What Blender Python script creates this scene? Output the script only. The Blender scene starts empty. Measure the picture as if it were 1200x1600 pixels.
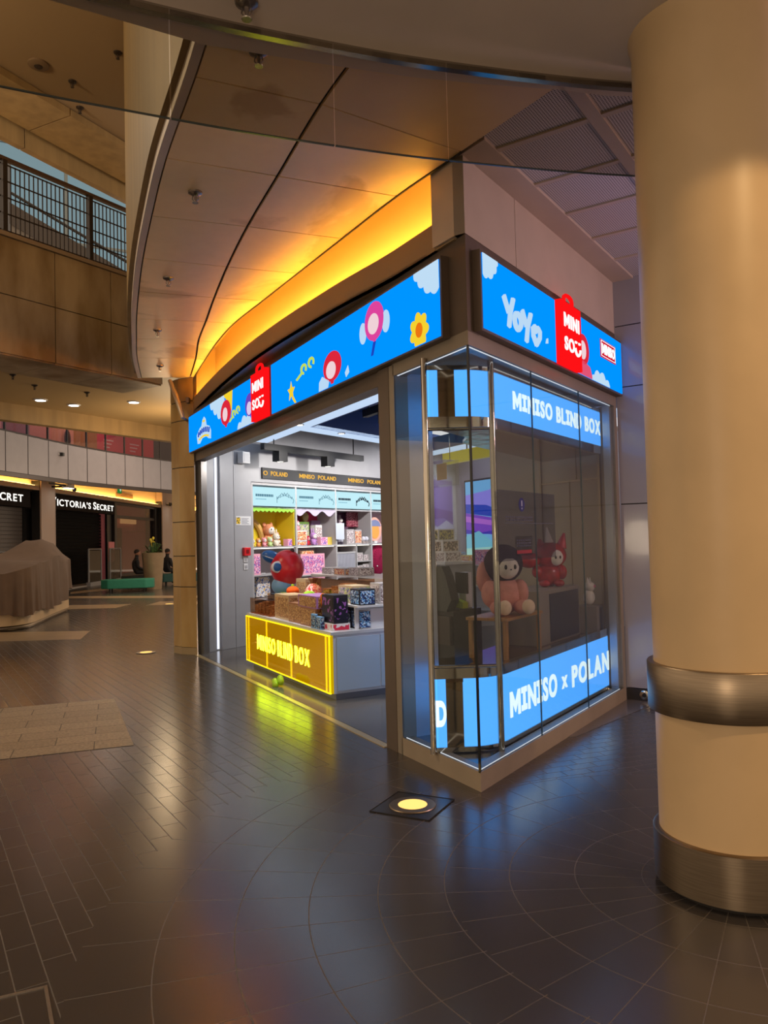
import bpy, math, random
from mathutils import Matrix, Vector
random.seed(7)
SC = bpy.context.scene
COL = SC.collection
PI = math.pi

# ---------------------------------------------------------------- camera, world, exposure
cam_data = bpy.data.cameras.new('camera')
cam_data.sensor_fit = 'VERTICAL'; cam_data.sensor_height = 32.0; cam_data.lens = 24.0
cam_data.clip_end = 200
cam = bpy.data.objects.new('camera', cam_data); COL.objects.link(cam)
_p, _r = 0.0358, -0.0249
_Rp = Matrix(((1, 0, 0), (0, -math.sin(_p), math.cos(_p)), (0, math.cos(_p), math.sin(_p))))
_Rr = Matrix(((math.cos(_r), -math.sin(_r), 0), (math.sin(_r), math.cos(_r), 0), (0, 0, 1)))
_M = _Rp @ _Rr @ Matrix(((1, 0, 0), (0, 1, 0), (0, 0, -1)))
cam.matrix_world = Matrix.Translation((0, 0, 1.6)) @ _M.to_4x4()
SC.camera = cam
SC.view_settings.view_transform = 'Standard'
SC.view_settings.look = 'None'
SC.view_settings.gamma = 1.0
SC.view_settings.use_curve_mapping = False
SC.view_settings.exposure = 0.0

world = bpy.data.worlds.new('world'); SC.world = world
world.use_nodes = True
world.node_tree.nodes['Background'].inputs[0].default_value = (1.0, 0.76, 0.53, 1)
world.node_tree.nodes['Background'].inputs[1].default_value = 0.95


def lamp(name, kind, loc, energy, color, target=None, size=None, size_y=None, spot=None, blend=0.4, radius=0.05):
    d = bpy.data.lights.new(name, kind); d.energy = energy; d.color = color
    if kind == 'AREA':
        d.shape = 'RECTANGLE'; d.size = size; d.size_y = size_y or size
    else:
        d.shadow_soft_size = radius
    if kind == 'SPOT':
        d.spot_size = spot; d.spot_blend = blend
    o = bpy.data.objects.new(name, d); COL.objects.link(o); o.location = loc
    if target is not None:
        o.rotation_euler = (Vector(target) - Vector(loc)).to_track_quat('-Z', 'Y').to_euler()
    return o


WARM = (1.0, 0.72, 0.42)
lamp('column_spot', 'SPOT', (3.0, 0.9, 3.85), 190, (1.0, 0.66, 0.32), (1.75, 3.2, 1.0), spot=1.2, blend=0.12, radius=0.05)
lamp('near_ceiling_fill', 'POINT', (-1.2, -2.5, 1.5), 150, (1.0, .78, .56), radius=0.4)  # added fill behind the camera, brightens the near ceiling
lamp('corridor_lamp', 'POINT', (4.6, 4.8, 2.9), 130, (1.0, 0.62, 0.74), radius=0.2)
lamp('atrium_fill_a', 'POINT', (-6.5, 6.5, 7.0), 520, (1.0, 0.82, 0.57), radius=0.5)  # this and the next atrium points are added fill without fixtures
lamp('atrium_fill_b', 'POINT', (-4.2, 15.8, 3.2), 110, (1.0, 0.72, 0.42), radius=0.6)
lamp('atrium_fill_c', 'POINT', (-8.6, 24.0, 7.0), 200, (1.0, 0.80, 0.62), radius=0.5)
lamp('atrium_fill_d', 'POINT', (-5.3, 24.5, 3.3), 300, (1.0, 0.74, 0.54), radius=0.8)

# ---------------------------------------------------------------- frames
CX, CY = 0.566, 4.879
aL, aR = math.radians(117.8), math.radians(56.19)
I4 = Matrix.Identity(4)
FL = Matrix.Translation((CX, CY, 0)) @ Matrix.Rotation(aL - PI, 4, 'Z')      # shop front: x runs towards the corner, y into the shop
FR = Matrix.Translation((CX, CY, 0)) @ Matrix.Rotation(aR, 4, 'Z')           # show-case side: x runs away from the corner, y into the shop
FW = Matrix.Translation((-2.67, 11.36, 0)) @ Matrix.Rotation(aR, 4, 'Z')     # the shop's left wall
FV = Matrix.Translation((-12.58, 28.6, 0)) @ Matrix.Rotation(PI / 2, 4, 'Z')  # shops across the atrium
dL = Vector((math.cos(aL), math.sin(aL))); dR = Vector((math.cos(aR), math.sin(aR)))


# ---------------------------------------------------------------- materials
def lin(c):
    def f(v):
        v = v / 255.0
        return v / 12.92 if v <= 0.04045 else ((v + 0.055) / 1.055) ** 2.4
    return (f(c[0]), f(c[1]), f(c[2]), 1.0)


MATS = {}


def mat(name, c, rough=0.5, metal=0.0, emit=None, es=1.0, var=0.0, vscale=4.0, spec=0.5, coat=0.0, bump=0.0, vc=None, stretch=None):
    if name in MATS:
        return MATS[name]
    m = bpy.data.materials.new(name); m.use_nodes = True
    nt = m.node_tree; b = nt.nodes['Principled BSDF']
    b.inputs['Base Color'].default_value = lin(c)
    b.inputs['Roughness'].default_value = rough
    b.inputs['Metallic'].default_value = metal
    b.inputs['Specular IOR Level'].default_value = spec
    b.inputs['Coat Weight'].default_value = coat
    if emit is not None:
        b.inputs['Emission Color'].default_value = lin(emit)
        b.inputs['Emission Strength'].default_value = es
    if var or bump:
        tc = nt.nodes.new('ShaderNodeTexCoord'); no = nt.nodes.new('ShaderNodeTexNoise')
        no.inputs['Scale'].default_value = vscale; no.inputs['Detail'].default_value = 5
        src = tc.outputs['Object']
        if stretch:
            mp = nt.nodes.new('ShaderNodeMapping'); mp.inputs['Scale'].default_value = stretch
            nt.links.new(src, mp.inputs['Vector']); src = mp.outputs['Vector']
        nt.links.new(src, no.inputs['Vector'])
        if var:
            mx = nt.nodes.new('ShaderNodeMix'); mx.data_type = 'RGBA'
            a = lin(c)
            mx.inputs['A'].default_value = tuple(min(1, v * (1 + var)) for v in a[:3]) + (1,)
            mx.inputs['B'].default_value = lin(vc) if vc else tuple(v * (1 - var) for v in a[:3]) + (1,)
            rp = nt.nodes.new('ShaderNodeMapRange'); rp.inputs['From Min'].default_value = 0.38; rp.inputs['From Max'].default_value = 0.66
            nt.links.new(no.outputs['Fac'], rp.inputs['Value']); nt.links.new(rp.outputs['Result'], mx.inputs['Factor'])
            nt.links.new(mx.outputs['Result'], b.inputs['Base Color'])
        if bump:
            bp = nt.nodes.new('ShaderNodeBump'); bp.inputs['Strength'].default_value = bump; bp.inputs['Distance'].default_value = 0.01
            nt.links.new(no.outputs['Fac'], bp.inputs['Height']); nt.links.new(bp.outputs['Normal'], b.inputs['Normal'])
    MATS[name] = m
    return m


def emission(name, c, s=1.0):
    if name in MATS:
        return MATS[name]
    m = bpy.data.materials.new(name); m.use_nodes = True
    nt = m.node_tree; nt.nodes.clear()
    e = nt.nodes.new('ShaderNodeEmission'); e.inputs[0].default_value = lin(c); e.inputs[1].default_value = s
    o = nt.nodes.new('ShaderNodeOutputMaterial'); nt.links.new(e.outputs[0], o.inputs[0])
    MATS[name] = m
    return m


def glass(name, tint=(240, 243, 240), fres=1.45, rough=0.0):
    if name in MATS:
        return MATS[name]
    m = bpy.data.materials.new(name); m.use_nodes = True
    nt = m.node_tree; nt.nodes.clear()
    t = nt.nodes.new('ShaderNodeBsdfTransparent'); t.inputs[0].default_value = lin(tint)
    g = nt.nodes.new('ShaderNodeBsdfGlossy'); g.inputs['Roughness'].default_value = rough
    lw = nt.nodes.new('ShaderNodeLayerWeight'); lw.inputs[0].default_value = 0.5
    f0 = ((fres - 1) / (fres + 1)) ** 2
    pw = nt.nodes.new('ShaderNodeMath'); pw.operation = 'POWER'; pw.inputs[1].default_value = 5; nt.links.new(lw.outputs['Facing'], pw.inputs[0])
    f = nt.nodes.new('ShaderNodeMath'); f.operation = 'MULTIPLY_ADD'; f.inputs[1].default_value = 1 - f0; f.inputs[2].default_value = f0; nt.links.new(pw.outputs[0], f.inputs[0])
    x = nt.nodes.new('ShaderNodeMixShader'); o = nt.nodes.new('ShaderNodeOutputMaterial')
    nt.links.new(f.outputs[0], x.inputs[0]); nt.links.new(t.outputs[0], x.inputs[1]); nt.links.new(g.outputs[0], x.inputs[2])
    nt.links.new(x.outputs[0], o.inputs[0])
    MATS[name] = m
    return m


def printed(name, cols, scale=30, emit=0.0):
    """packaging print: blotches of several colours"""
    if name in MATS:
        return MATS[name]
    m = bpy.data.materials.new(name); m.use_nodes = True
    nt = m.node_tree; b = nt.nodes['Principled BSDF']; b.inputs['Roughness'].default_value = 0.35
    tc = nt.nodes.new('ShaderNodeTexCoord'); v = nt.nodes.new('ShaderNodeTexVoronoi'); v.inputs['Scale'].default_value = scale * 2.3
    nt.links.new(tc.outputs['Object'], v.inputs['Vector'])
    sp = nt.nodes.new('ShaderNodeSeparateColor'); nt.links.new(v.outputs['Color'], sp.inputs[0])
    r = nt.nodes.new('ShaderNodeValToRGB'); r.color_ramp.interpolation = 'CONSTANT'
    el = r.color_ramp.elements
    while len(el) < len(cols):
        el.new(0.5)
    for i, c in enumerate(cols):
        el[i].position = i / len(cols); el[i].color = lin(c)
    nt.links.new(sp.outputs[0], r.inputs[0]); nt.links.new(r.outputs[0], b.inputs['Base Color'])
    if emit:
        nt.links.new(r.outputs[0], b.inputs['Emission Color']); b.inputs['Emission Strength'].default_value = emit
    MATS[name] = m
    return m


def math_node(nt, op, a, b=None):
    n = nt.nodes.new('ShaderNodeMath'); n.operation = op
    for i, v in enumerate((a, b)):
        if v is None:
            continue
        if isinstance(v, (int, float)):
            n.inputs[i].default_value = v
        else:
            nt.links.new(v, n.inputs[i])
    return n.outputs[0]


def floor_material():
    m = bpy.data.materials.new('dark_floor_tiles'); m.use_nodes = True
    nt = m.node_tree; b = nt.nodes['Principled BSDF']
    A = lambda op, x, y=None: math_node(nt, op, x, y)
    tc = nt.nodes.new('ShaderNodeTexCoord'); sx = nt.nodes.new('ShaderNodeSeparateXYZ')
    nt.links.new(tc.outputs['Object'], sx.inputs[0])
    X, Y = sx.outputs[0], sx.outputs[1]
    px, py = A('SUBTRACT', X, 1.5494), A('SUBTRACT', Y, 3.5429)
    r = A('SQRT', A('ADD', A('MULTIPLY', px, px), A('MULTIPLY', py, py)))
    inside = A('LESS_THAN', r, 2.83)
    ringf = A('FRACT', A('ADD', A('DIVIDE', A('SUBTRACT', r, 0.4017), 0.3045), 10.5))
    ring = A('LESS_THAN', A('MULTIPLY', A('ABSOLUTE', A('SUBTRACT', ringf, 0.5)), 0.3045), 0.0024)
    ang = A('MULTIPLY', A('ARCTAN2', py, px), 180 / PI)

    def spokes(step, ph):
        f = A('FRACT', A('ADD', A('DIVIDE', ang, step), ph))
        return A('LESS_THAN', A('MULTIPLY', A('MULTIPLY', A('ABSOLUTE', A('SUBTRACT', f, 0.5)), step * PI / 180), r), 0.0018)
    near = A('LESS_THAN', r, 1.3)
    sp = A('ADD', A('MULTIPLY', spokes(12, 20.442), near), A('MULTIPLY', spokes(7.5, 20.4), A('SUBTRACT', 1, near)))
    circ = A('MINIMUM', A('ADD', ring, sp), 1.0)

    def bricks(angle, w, h, mortar):
        vr = nt.nodes.new('ShaderNodeVectorRotate'); vr.rotation_type = 'Z_AXIS'; vr.inputs['Angle'].default_value = -math.radians(angle)
        nt.links.new(tc.outputs['Object'], vr.inputs['Vector'])
        t = nt.nodes.new('ShaderNodeTexBrick')
        t.inputs['Scale'].default_value = 1; t.inputs['Mortar Size'].default_value = mortar; t.inputs['Mortar Smooth'].default_value = 0.0
        t.inputs['Brick Width'].default_value = w; t.inputs['Row Height'].default_value = h
        t.inputs['Color1'].default_value = (0.4, 0.4, 0.4, 1); t.inputs['Color2'].default_value = (0.6, 0.6, 0.6, 1); t.inputs['Mortar'].default_value = (0.5, 0.5, 0.5, 1)
        nt.links.new(vr.outputs[0], t.inputs['Vector'])
        s = nt.nodes.new('ShaderNodeSeparateColor'); nt.links.new(t.outputs['Color'], s.inputs[0])
        return t.outputs['Fac'], s.outputs[0]
    f1, c1 = bricks(122, 0.33, 0.112, 0.0022)
    f2, c2 = bricks(19, 0.2, 0.1, 0.003)
    sideR = A('GREATER_THAN', A('SUBTRACT', A('MULTIPLY', A('SUBTRACT', X, CX), math.sin(aR)), A('MULTIPLY', A('SUBTRACT', Y, CY), math.cos(aR))), 0.0)
    zone = A('MULTIPLY', sideR, A('GREATER_THAN', Y, 3.2))
    inv = A('SUBTRACT', 1, zone)
    outm = A('ADD', A('MULTIPLY', f1, inv), A('MULTIPLY', f2, zone))
    outc = A('ADD', A('MULTIPLY', c1, inv), A('MULTIPLY', c2, zone))
    # the rings stop at the bricks on the far side of the show-case
    insideR = A('MULTIPLY', inside, A('SUBTRACT', 1, A('MULTIPLY', sideR, A('MULTIPLY', A('GREATER_THAN', r, 1.63), A('GREATER_THAN', Y, 4.0)))))
    ni = A('SUBTRACT', 1, insideR)
    grout = A('ADD', A('MULTIPLY', circ, insideR), A('MULTIPLY', outm, ni))
    tone = A('ADD', A('MULTIPLY', 0.5, insideR), A('MULTIPLY', outc, ni))
    no = nt.nodes.new('ShaderNodeTexNoise'); no.inputs['Scale'].default_value = 1.3; no.inputs['Detail'].default_value = 6
    nt.links.new(tc.outputs['Object'], no.inputs['Vector'])
    base = nt.nodes.new('ShaderNodeMix'); base.data_type = 'RGBA'
    base.inputs['A'].default_value = lin((52, 48, 47)); base.inputs['B'].default_value = lin((75, 70, 68))
    nt.links.new(A('ADD', A('MULTIPLY', tone, 0.7), A('MULTIPLY', A('SUBTRACT', no.outputs['Fac'], 0.35), 0.5)), base.inputs['Factor'])
    fin = nt.nodes.new('ShaderNodeMix'); fin.data_type = 'RGBA'
    nt.links.new(base.outputs['Result'], fin.inputs['A']); fin.inputs['B'].default_value = lin((84, 76, 68))
    nt.links.new(grout, fin.inputs['Factor']); nt.links.new(fin.outputs['Result'], b.inputs['Base Color'])
    n2 = nt.nodes.new('ShaderNodeTexNoise'); n2.inputs['Scale'].default_value = 5; n2.inputs['Detail'].default_value = 8
    nt.links.new(tc.outputs['Object'], n2.inputs['Vector'])
    ro = A('ADD', A('ADD', 0.20, A('MULTIPLY', n2.outputs['Fac'], 0.05)), A('MULTIPLY', grout, 0.4))
    nt.links.new(ro, b.inputs['Roughness'])
    bp = nt.nodes.new('ShaderNodeBump'); bp.inputs['Strength'].default_value = 0.25; bp.inputs['Distance'].default_value = 0.002; bp.invert = True
    nt.links.new(grout, bp.inputs['Height']); nt.links.new(bp.outputs['Normal'], b.inputs['Normal'])
    b.inputs['Specular IOR Level'].default_value = 1.0
    return m


def perforated_material():
    m = bpy.data.materials.new('perforated_panel'); m.use_nodes = True
    nt = m.node_tree; b = nt.nodes['Principled BSDF']; b.inputs['Roughness'].default_value = 0.6
    tc = nt.nodes.new('ShaderNodeTexCoord'); sx = nt.nodes.new('ShaderNodeSeparateXYZ'); nt.links.new(tc.outputs['Object'], sx.inputs[0])
    A = lambda op, x, y=None: math_node(nt, op, x, y)
    q = 0.017
    fx = A('SUBTRACT', A('FRACT', A('DIVIDE', sx.outputs[0], q)), 0.5); fy = A('SUBTRACT', A('FRACT', A('DIVIDE', sx.outputs[1], q)), 0.5)
    d = A('LESS_THAN', A('SQRT', A('ADD', A('MULTIPLY', fx, fx), A('MULTIPLY', fy, fy))), 0.30)
    mx = nt.nodes.new('ShaderNodeMix'); mx.data_type = 'RGBA'; mx.inputs['A'].default_value = lin((206, 198, 192)); mx.inputs['B'].default_value = lin((70, 64, 62))
    nt.links.new(d, mx.inputs['Factor']); nt.links.new(mx.outputs['Result'], b.inputs['Base Color'])
    return m


def soffit_material():
    """pale painted soffit panels with a few brown water stains"""
    m = bpy.data.materials.new('soffit_panel'); m.use_nodes = True
    nt = m.node_tree; b = nt.nodes['Principled BSDF']; b.inputs['Roughness'].default_value = 0.42
    tc = nt.nodes.new('ShaderNodeTexCoord')
    n1 = nt.nodes.new('ShaderNodeTexNoise'); n1.inputs['Scale'].default_value = 0.75; n1.inputs['Detail'].default_value = 6; n1.inputs['Distortion'].default_value = 0.5
    n2 = nt.nodes.new('ShaderNodeTexNoise'); n2.inputs['Scale'].default_value = 9; n2.inputs['Detail'].default_value = 5
    nt.links.new(tc.outputs['Object'], n1.inputs['Vector']); nt.links.new(tc.outputs['Object'], n2.inputs['Vector'])
    r = nt.nodes.new('ShaderNodeMapRange'); r.inputs['From Min'].default_value = 0.585; r.inputs['From Max'].default_value = 0.63; r.inputs['To Max'].default_value = 0.62
    nt.links.new(n1.outputs['Fac'], r.inputs['Value'])
    m1 = nt.nodes.new('ShaderNodeMix'); m1.data_type = 'RGBA'; m1.inputs['A'].default_value = lin((234, 202, 148)); m1.inputs['B'].default_value = lin((222, 188, 134))
    nt.links.new(n2.outputs['Fac'], m1.inputs['Factor'])
    m2 = nt.nodes.new('ShaderNodeMix'); m2.data_type = 'RGBA'; m2.inputs['B'].default_value = lin((170, 128, 74))
    nt.links.new(r.outputs['Result'], m2.inputs['Factor']); nt.links.new(m1.outputs['Result'], m2.inputs['A'])
    nt.links.new(m2.outputs['Result'], b.inputs['Base Color'])
    return m


def inlay_material():
    m = bpy.data.materials.new('pale_stone_inlay'); m.use_nodes = True
    nt = m.node_tree; b = nt.nodes['Principled BSDF']; b.inputs['Roughness'].default_value = 0.5
    tc = nt.nodes.new('ShaderNodeTexCoord')
    t = nt.nodes.new('ShaderNodeTexBrick'); t.inputs['Scale'].default_value = 1; t.inputs['Brick Width'].default_value = 0.6; t.inputs['Row Height'].default_value = 0.265
    t.inputs['Mortar Size'].default_value = 0.004; t.inputs['Mortar Smooth'].default_value = 0
    t.inputs['Color1'].default_value = lin((158, 143, 120)); t.inputs['Color2'].default_value = lin((144, 130, 108)); t.inputs['Mortar'].default_value = lin((70, 60, 50))
    nt.links.new(tc.outputs['Object'], t.inputs['Vector'])
    n = nt.nodes.new('ShaderNodeTexNoise'); n.inputs['Scale'].default_value = 45; n.inputs['Detail'].default_value = 6; nt.links.new(tc.outputs['Object'], n.inputs['Vector'])
    mx = nt.nodes.new('ShaderNodeMix'); mx.data_type = 'RGBA'; mx.blend_type = 'MULTIPLY'; mx.inputs['Factor'].default_value = 1
    rr = nt.nodes.new('ShaderNodeMapRange'); rr.inputs['From Min'].default_value = .3; rr.inputs['From Max'].default_value = .7; rr.inputs['To Min'].default_value = .62; rr.inputs['To Max'].default_value = 1.2
    nt.links.new(n.outputs['Fac'], rr.inputs['Value'])
    nt.links.new(t.outputs['Color'], mx.inputs['A']); nt.links.new(rr.outputs['Result'], mx.inputs['B'])
    nt.links.new(mx.outputs['Result'], b.inputs['Base Color'])
    return m


FLOOR = floor_material(); PERF = perforated_material(); SOFF = soffit_material(); INLAY = inlay_material()
CREAM = mat('cream_paint', (202, 173, 132), 0.42, var=0.05, vscale=2.5)
BEIGE = mat('beige_paint', (190, 174, 158), 0.55, var=0.04, vscale=3)
NEARC = mat('ceiling_paint', (208, 192, 174), 0.7, var=0.04, vscale=2)
FASC = mat('fascia_paint', (176, 148, 104), 0.5, var=0.12, vscale=1.5, stretch=(3, 3, 0.4))
BRONZE = mat('bronze_metal', (112, 98, 82), 0.32, 0.75, var=0.08, vscale=1.5)
BRONZE_D = mat('dark_bronze_metal', (104, 90, 78), 0.42, 0.35, var=0.08, vscale=2)
FRAMEM = mat('champagne_metal', (150, 138, 122), 0.4, 0.35, var=0.06, vscale=2)
BULK = mat('bulkhead_metal', (150, 128, 98), 0.5, 0.1)
STEEL = mat('brushed_steel', (146, 130, 110), 0.36, 1.0, var=0.1, vscale=6, stretch=(1, 1, 30))
CHROME = mat('chrome', (190, 182, 170), 0.08, 1.0)
DARK = mat('dark_joint', (24, 20, 18), 0.8)
BLACK = mat('black_paint', (18, 18, 20), 0.5)
GREYP = mat('grey_panel', (158, 158, 162), 0.35, var=0.03)
WHITEP = mat('white_laminate', (214, 214, 216), 0.35)
STONE = mat('gold_stone_panel', (164, 134, 82), 0.42, var=0.18, vscale=1.6, vc=(150, 112, 50), stretch=(1.6, 1.6, 0.5))
STONE2 = mat('stained_stone_panel', (168, 146, 112), 0.5, var=0.12, vscale=0.9, vc=(124, 96, 56), stretch=(2, 2, 0.7))
PINKISH = mat('pale_plaster', (196, 176, 164), 0.6)
GLASS = glass('clear_glass', (236, 238, 236))
GLASS_S = glass('smoke_barrier_glass', (226, 222, 212), 1.3)
GLASS_D = glass('shopfront_glass', (200, 190, 190), 1.4)
ACRYL = glass('brown_acrylic', (226, 202, 184), 1.45, 0.03)
SKYB = emission('screen_blue', (0, 136, 250), 1.22)
CYAN = emission('lightbox_blue', (78, 162, 255), 2.0)
CYANR = emission('lightbox_edge', (110, 200, 255), 1.2)
LTXT = emission('lightbox_text', (226, 246, 255), 1.8)
WHITE_E = emission('lit_white', (255, 255, 255), 1.0)
RED_E = emission('logo_red', (255, 18, 22), 1.0)
LEDW = emission('led_strip_white', (235, 240, 255), 1.3)


def sc(name, c, s=0.95):
    return emission('screen_' + name, c, s)


# ---------------------------------------------------------------- mesh building
class MB:
    def __init__(self):
        self.v = []; self.f = []; self.s = []; self.mi = []; self.cur = 0

    def face(self, idx, smooth=False):
        self.f.append(tuple(idx)); self.s.append(smooth); self.mi.append(self.cur)

    def add(self, vs):
        n = len(self.v); self.v += [tuple(p) for p in vs]; return n

    def box(self, x0, x1, y0, y1, z0, z1):
        n = self.add([(x0, y0, z0), (x1, y0, z0), (x1, y1, z0), (x0, y1, z0), (x0, y0, z1), (x1, y0, z1), (x1, y1, z1), (x0, y1, z1)])
        for q in ((0, 3, 2, 1), (4, 5, 6, 7), (0, 1, 5, 4), (1, 2, 6, 5), (2, 3, 7, 6), (3, 0, 4, 7)):
            self.face([n + i for i in q])
        return self

    def prism(self, poly, z0, z1):
        """vertical prism over a plan polygon"""
        a = sum(poly[i][0] * poly[(i + 1) % len(poly)][1] - poly[(i + 1) % len(poly)][0] * poly[i][1] for i in range(len(poly)))
        if a < 0:
            poly = poly[::-1]
        k = len(poly); n = self.add([(p[0], p[1], z0) for p in poly] + [(p[0], p[1], z1) for p in poly])
        self.face([n + i for i in range(k)][::-1]); self.face([n + k + i for i in range(k)])
        for i in range(k):
            j = (i + 1) % k; self.face([n + i, n + j, n + k + j, n + k + i])
        return self

    def plate(self, poly, y0, y1):
        """upright plate: outline in x, z between y0 (front) and y1"""
        a = sum(poly[i][0] * poly[(i + 1) % len(poly)][1] - poly[(i + 1) % len(poly)][0] * poly[i][1] for i in range(len(poly)))
        if a < 0:
            poly = poly[::-1]
        k = len(poly); n = self.add([(p[0], y0, p[1]) for p in poly] + [(p[0], y1, p[1]) for p in poly])
        self.face([n + i for i in range(k)]); self.face([n + k + i for i in range(k)][::-1])
        for i in range(k):
            j = (i + 1) % k; self.face([n + j, n + i, n + k + i, n + k + j])
        return self

    def wall(self, path, th, z0, z1, closed=False, zs=None):
        """wall of thickness th (to the left of travel) along a plan path"""
        P = [Vector(p[:2]) for p in path]; k = len(P); off = []
        for i in range(k):
            a = P[i] - P[i - 1] if i > 0 else None; b = P[i + 1] - P[i] if i < k - 1 else None
            d = (a.normalized() if a else Vector((0, 0))) + (b.normalized() if b else Vector((0, 0))); d.normalize()
            nn = Vector((-d.y, d.x)); c = 1.0
            if a and b:
                c = max(0.4, nn.dot(Vector((-a.y, a.x)).normalized()))
            off.append(P[i] + nn * th / c)
        n = self.add([(p.x, p.y, z0) for p in P] + [(p.x, p.y, z0) for p in off] + [(p.x, p.y, z1) for p in P] + [(p.x, p.y, z1) for p in off])
        sm = k > 6
        for i in range(k - 1):
            A, B, Cc, D = n + i, n + i + 1, n + k + i, n + k + i + 1
            a2, b2, c2, d2 = A + 2 * k, B + 2 * k, Cc + 2 * k, D + 2 * k
            self.face([A, B, b2, a2], sm); self.face([D, Cc, c2, d2], sm); self.face([a2, b2, d2, c2]); self.face([A, Cc, D, B])
        self.face([n, n + 2 * k, n + 3 * k, n + k]); self.face([n + k - 1, n + 2 * k - 1, n + 4 * k - 1, n + 3 * k - 1])
        return self

    def cyl(self, p0, p1, r0, r1=None, n=16, caps=True):
        r1 = r0 if r1 is None else r1
        p0, p1 = Vector(p0), Vector(p1); d = (p1 - p0).normalized()
        u = d.orthogonal().normalized(); w = d.cross(u)
        b = self.add([p0 + (u * math.cos(2 * PI * i / n) + w * math.sin(2 * PI * i / n)) * r0 for i in range(n)] + [p1 + (u * math.cos(2 * PI * i / n) + w * math.sin(2 * PI * i / n)) * r1 for i in range(n)])
        for i in range(n):
            j = (i + 1) % n; self.face([b + i, b + j, b + n + j, b + n + i], True)
        if caps:
            self.face([b + i for i in range(n)][::-1]); self.face([b + n + i for i in range(n)])
        return self

    def tube(self, pts, r, n=8):
        pts = [Vector(p) for p in pts]; k = len(pts); rs = r if isinstance(r, (list, tuple)) else [r] * k
        ref = None; b = len(self.v)
        for i, p in enumerate(pts):
            d = (pts[min(i + 1, k - 1)] - pts[max(i - 1, 0)]).normalized()
            if ref is None:
                ref = d.orthogonal().normalized()
            u = (ref - d * ref.dot(d)).normalized(); ref = u; w = d.cross(u)
            self.add([p + (u * math.cos(2 * PI * q / n) + w * math.sin(2 * PI * q / n)) * rs[i] for q in range(n)])
        for i in range(k - 1):
            for q in range(n):
                t = (q + 1) % n; self.face([b + i * n + q, b + i * n + t, b + (i + 1) * n + t, b + (i + 1) * n + q], True)
        self.face([b + q for q in range(n)][::-1]); self.face([b + (k - 1) * n + q for q in range(n)])
        return self

    def lathe(self, prof, c=(0, 0), n=48, smooth=True):
        k = len(prof); b = self.add([(c[0] + r * math.cos(2 * PI * i / n), c[1] + r * math.sin(2 * PI * i / n), z) for r, z in prof for i in range(n)])
        for a in range(k - 1):
            for i in range(n):
                j = (i + 1) % n; self.face([b + a * n + i, b + a * n + j, b + (a + 1) * n + j, b + (a + 1) * n + i], smooth)
        self.face([b + i for i in range(n)][::-1]); self.face([b + (k - 1) * n + i for i in range(n)])
        return self

    def ball(self, c, r, nu=16, nv=10, rot=None):
        r = (r, r, r) if not isinstance(r, (tuple, list)) else r
        vs = []
        for j in range(1, nv):
            th = PI * j / nv
            for i in range(nu):
                vs.append((math.sin(th) * math.cos(2 * PI * i / nu), math.sin(th) * math.sin(2 * PI * i / nu), math.cos(th)))
        vs += [(0, 0, 1), (0, 0, -1)]
        out = []
        for p in vs:
            q = Vector((p[0] * r[0], p[1] * r[1], p[2] * r[2]))
            if rot is not None:
                q = rot @ q
            out.append(q + Vector(c))
        b = self.add(out); T, Bt = b + (nv - 1) * nu, b + (nv - 1) * nu + 1
        for i in range(nu):
            j = (i + 1) % nu
            self.face([T, b + i, b + j], True); self.face([Bt, b + (nv - 2) * nu + j, b + (nv - 2) * nu + i], True)
            for a in range(nv - 2):
                self.face([b + a * nu + i, b + (a + 1) * nu + i, b + (a + 1) * nu + j, b + a * nu + j], True)
        return self

    def quad(self, a, b, c, d):
        n = self.add([a, b, c, d]); self.face([n, n + 1, n + 2, n + 3]); return self

    def build(self, name, m, parent=None, frame=None, bevel=0.0):
        me = bpy.data.meshes.new(name); me.from_pydata(self.v, [], self.f); me.update()
        for x in (m if isinstance(m, (list, tuple)) else [m]):
            me.materials.append(x)
        me.polygons.foreach_set('use_smooth', self.s)
        me.polygons.foreach_set('material_index', self.mi)
        if any(self.s):
            me.set_sharp_from_angle(angle=math.radians(42))
        o = bpy.data.objects.new(name, me); COL.objects.link(o)
        if parent is not None:
            o.parent = parent
        if frame is not None:
            o.matrix_world = frame
        if bevel:
            b = o.modifiers.new('bevel', 'BEVEL'); b.width = bevel; b.segments = 2; b.limit_method = 'ANGLE'
        return o


def box(x0, x1, y0, y1, z0, z1):
    return MB().box(x0, x1, y0, y1, z0, z1)


def tag(o, label=None, cat=None, group=None, kind=None):
    if label: o['label'] = label
    if cat: o['category'] = cat
    if group: o['group'] = group
    if kind: o['kind'] = kind
    return o


def thing(name, label, cat, frame=I4, loc=(0, 0, 0), rz=0.0, group=None):
    o = bpy.data.objects.new(name, None); COL.objects.link(o); o.empty_display_size = 0.1
    o.matrix_world = frame @ Matrix.Translation(loc) @ Matrix.Rotation(rz, 4, 'Z')
    return tag(o, label, cat, group)


def struct(o):
    o['kind'] = 'structure'; return o


def copy_tree(root, frame, loc, rz=0.0, label=None, group=None):
    r = root.copy(); COL.objects.link(r)
    r.matrix_world = frame @ Matrix.Translation(loc) @ Matrix.Rotation(rz, 4, 'Z')
    if label: r['label'] = label
    if group: r['group'] = group
    for ch in root.children:
        c = ch.copy(); COL.objects.link(c); c.parent = r
        for g in ch.children:
            d = g.copy(); COL.objects.link(d); d.parent = c
    return r


# lettering: glyph outlines from Blender's built-in font, turned into upright meshes
_glyphs = {}


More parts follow.
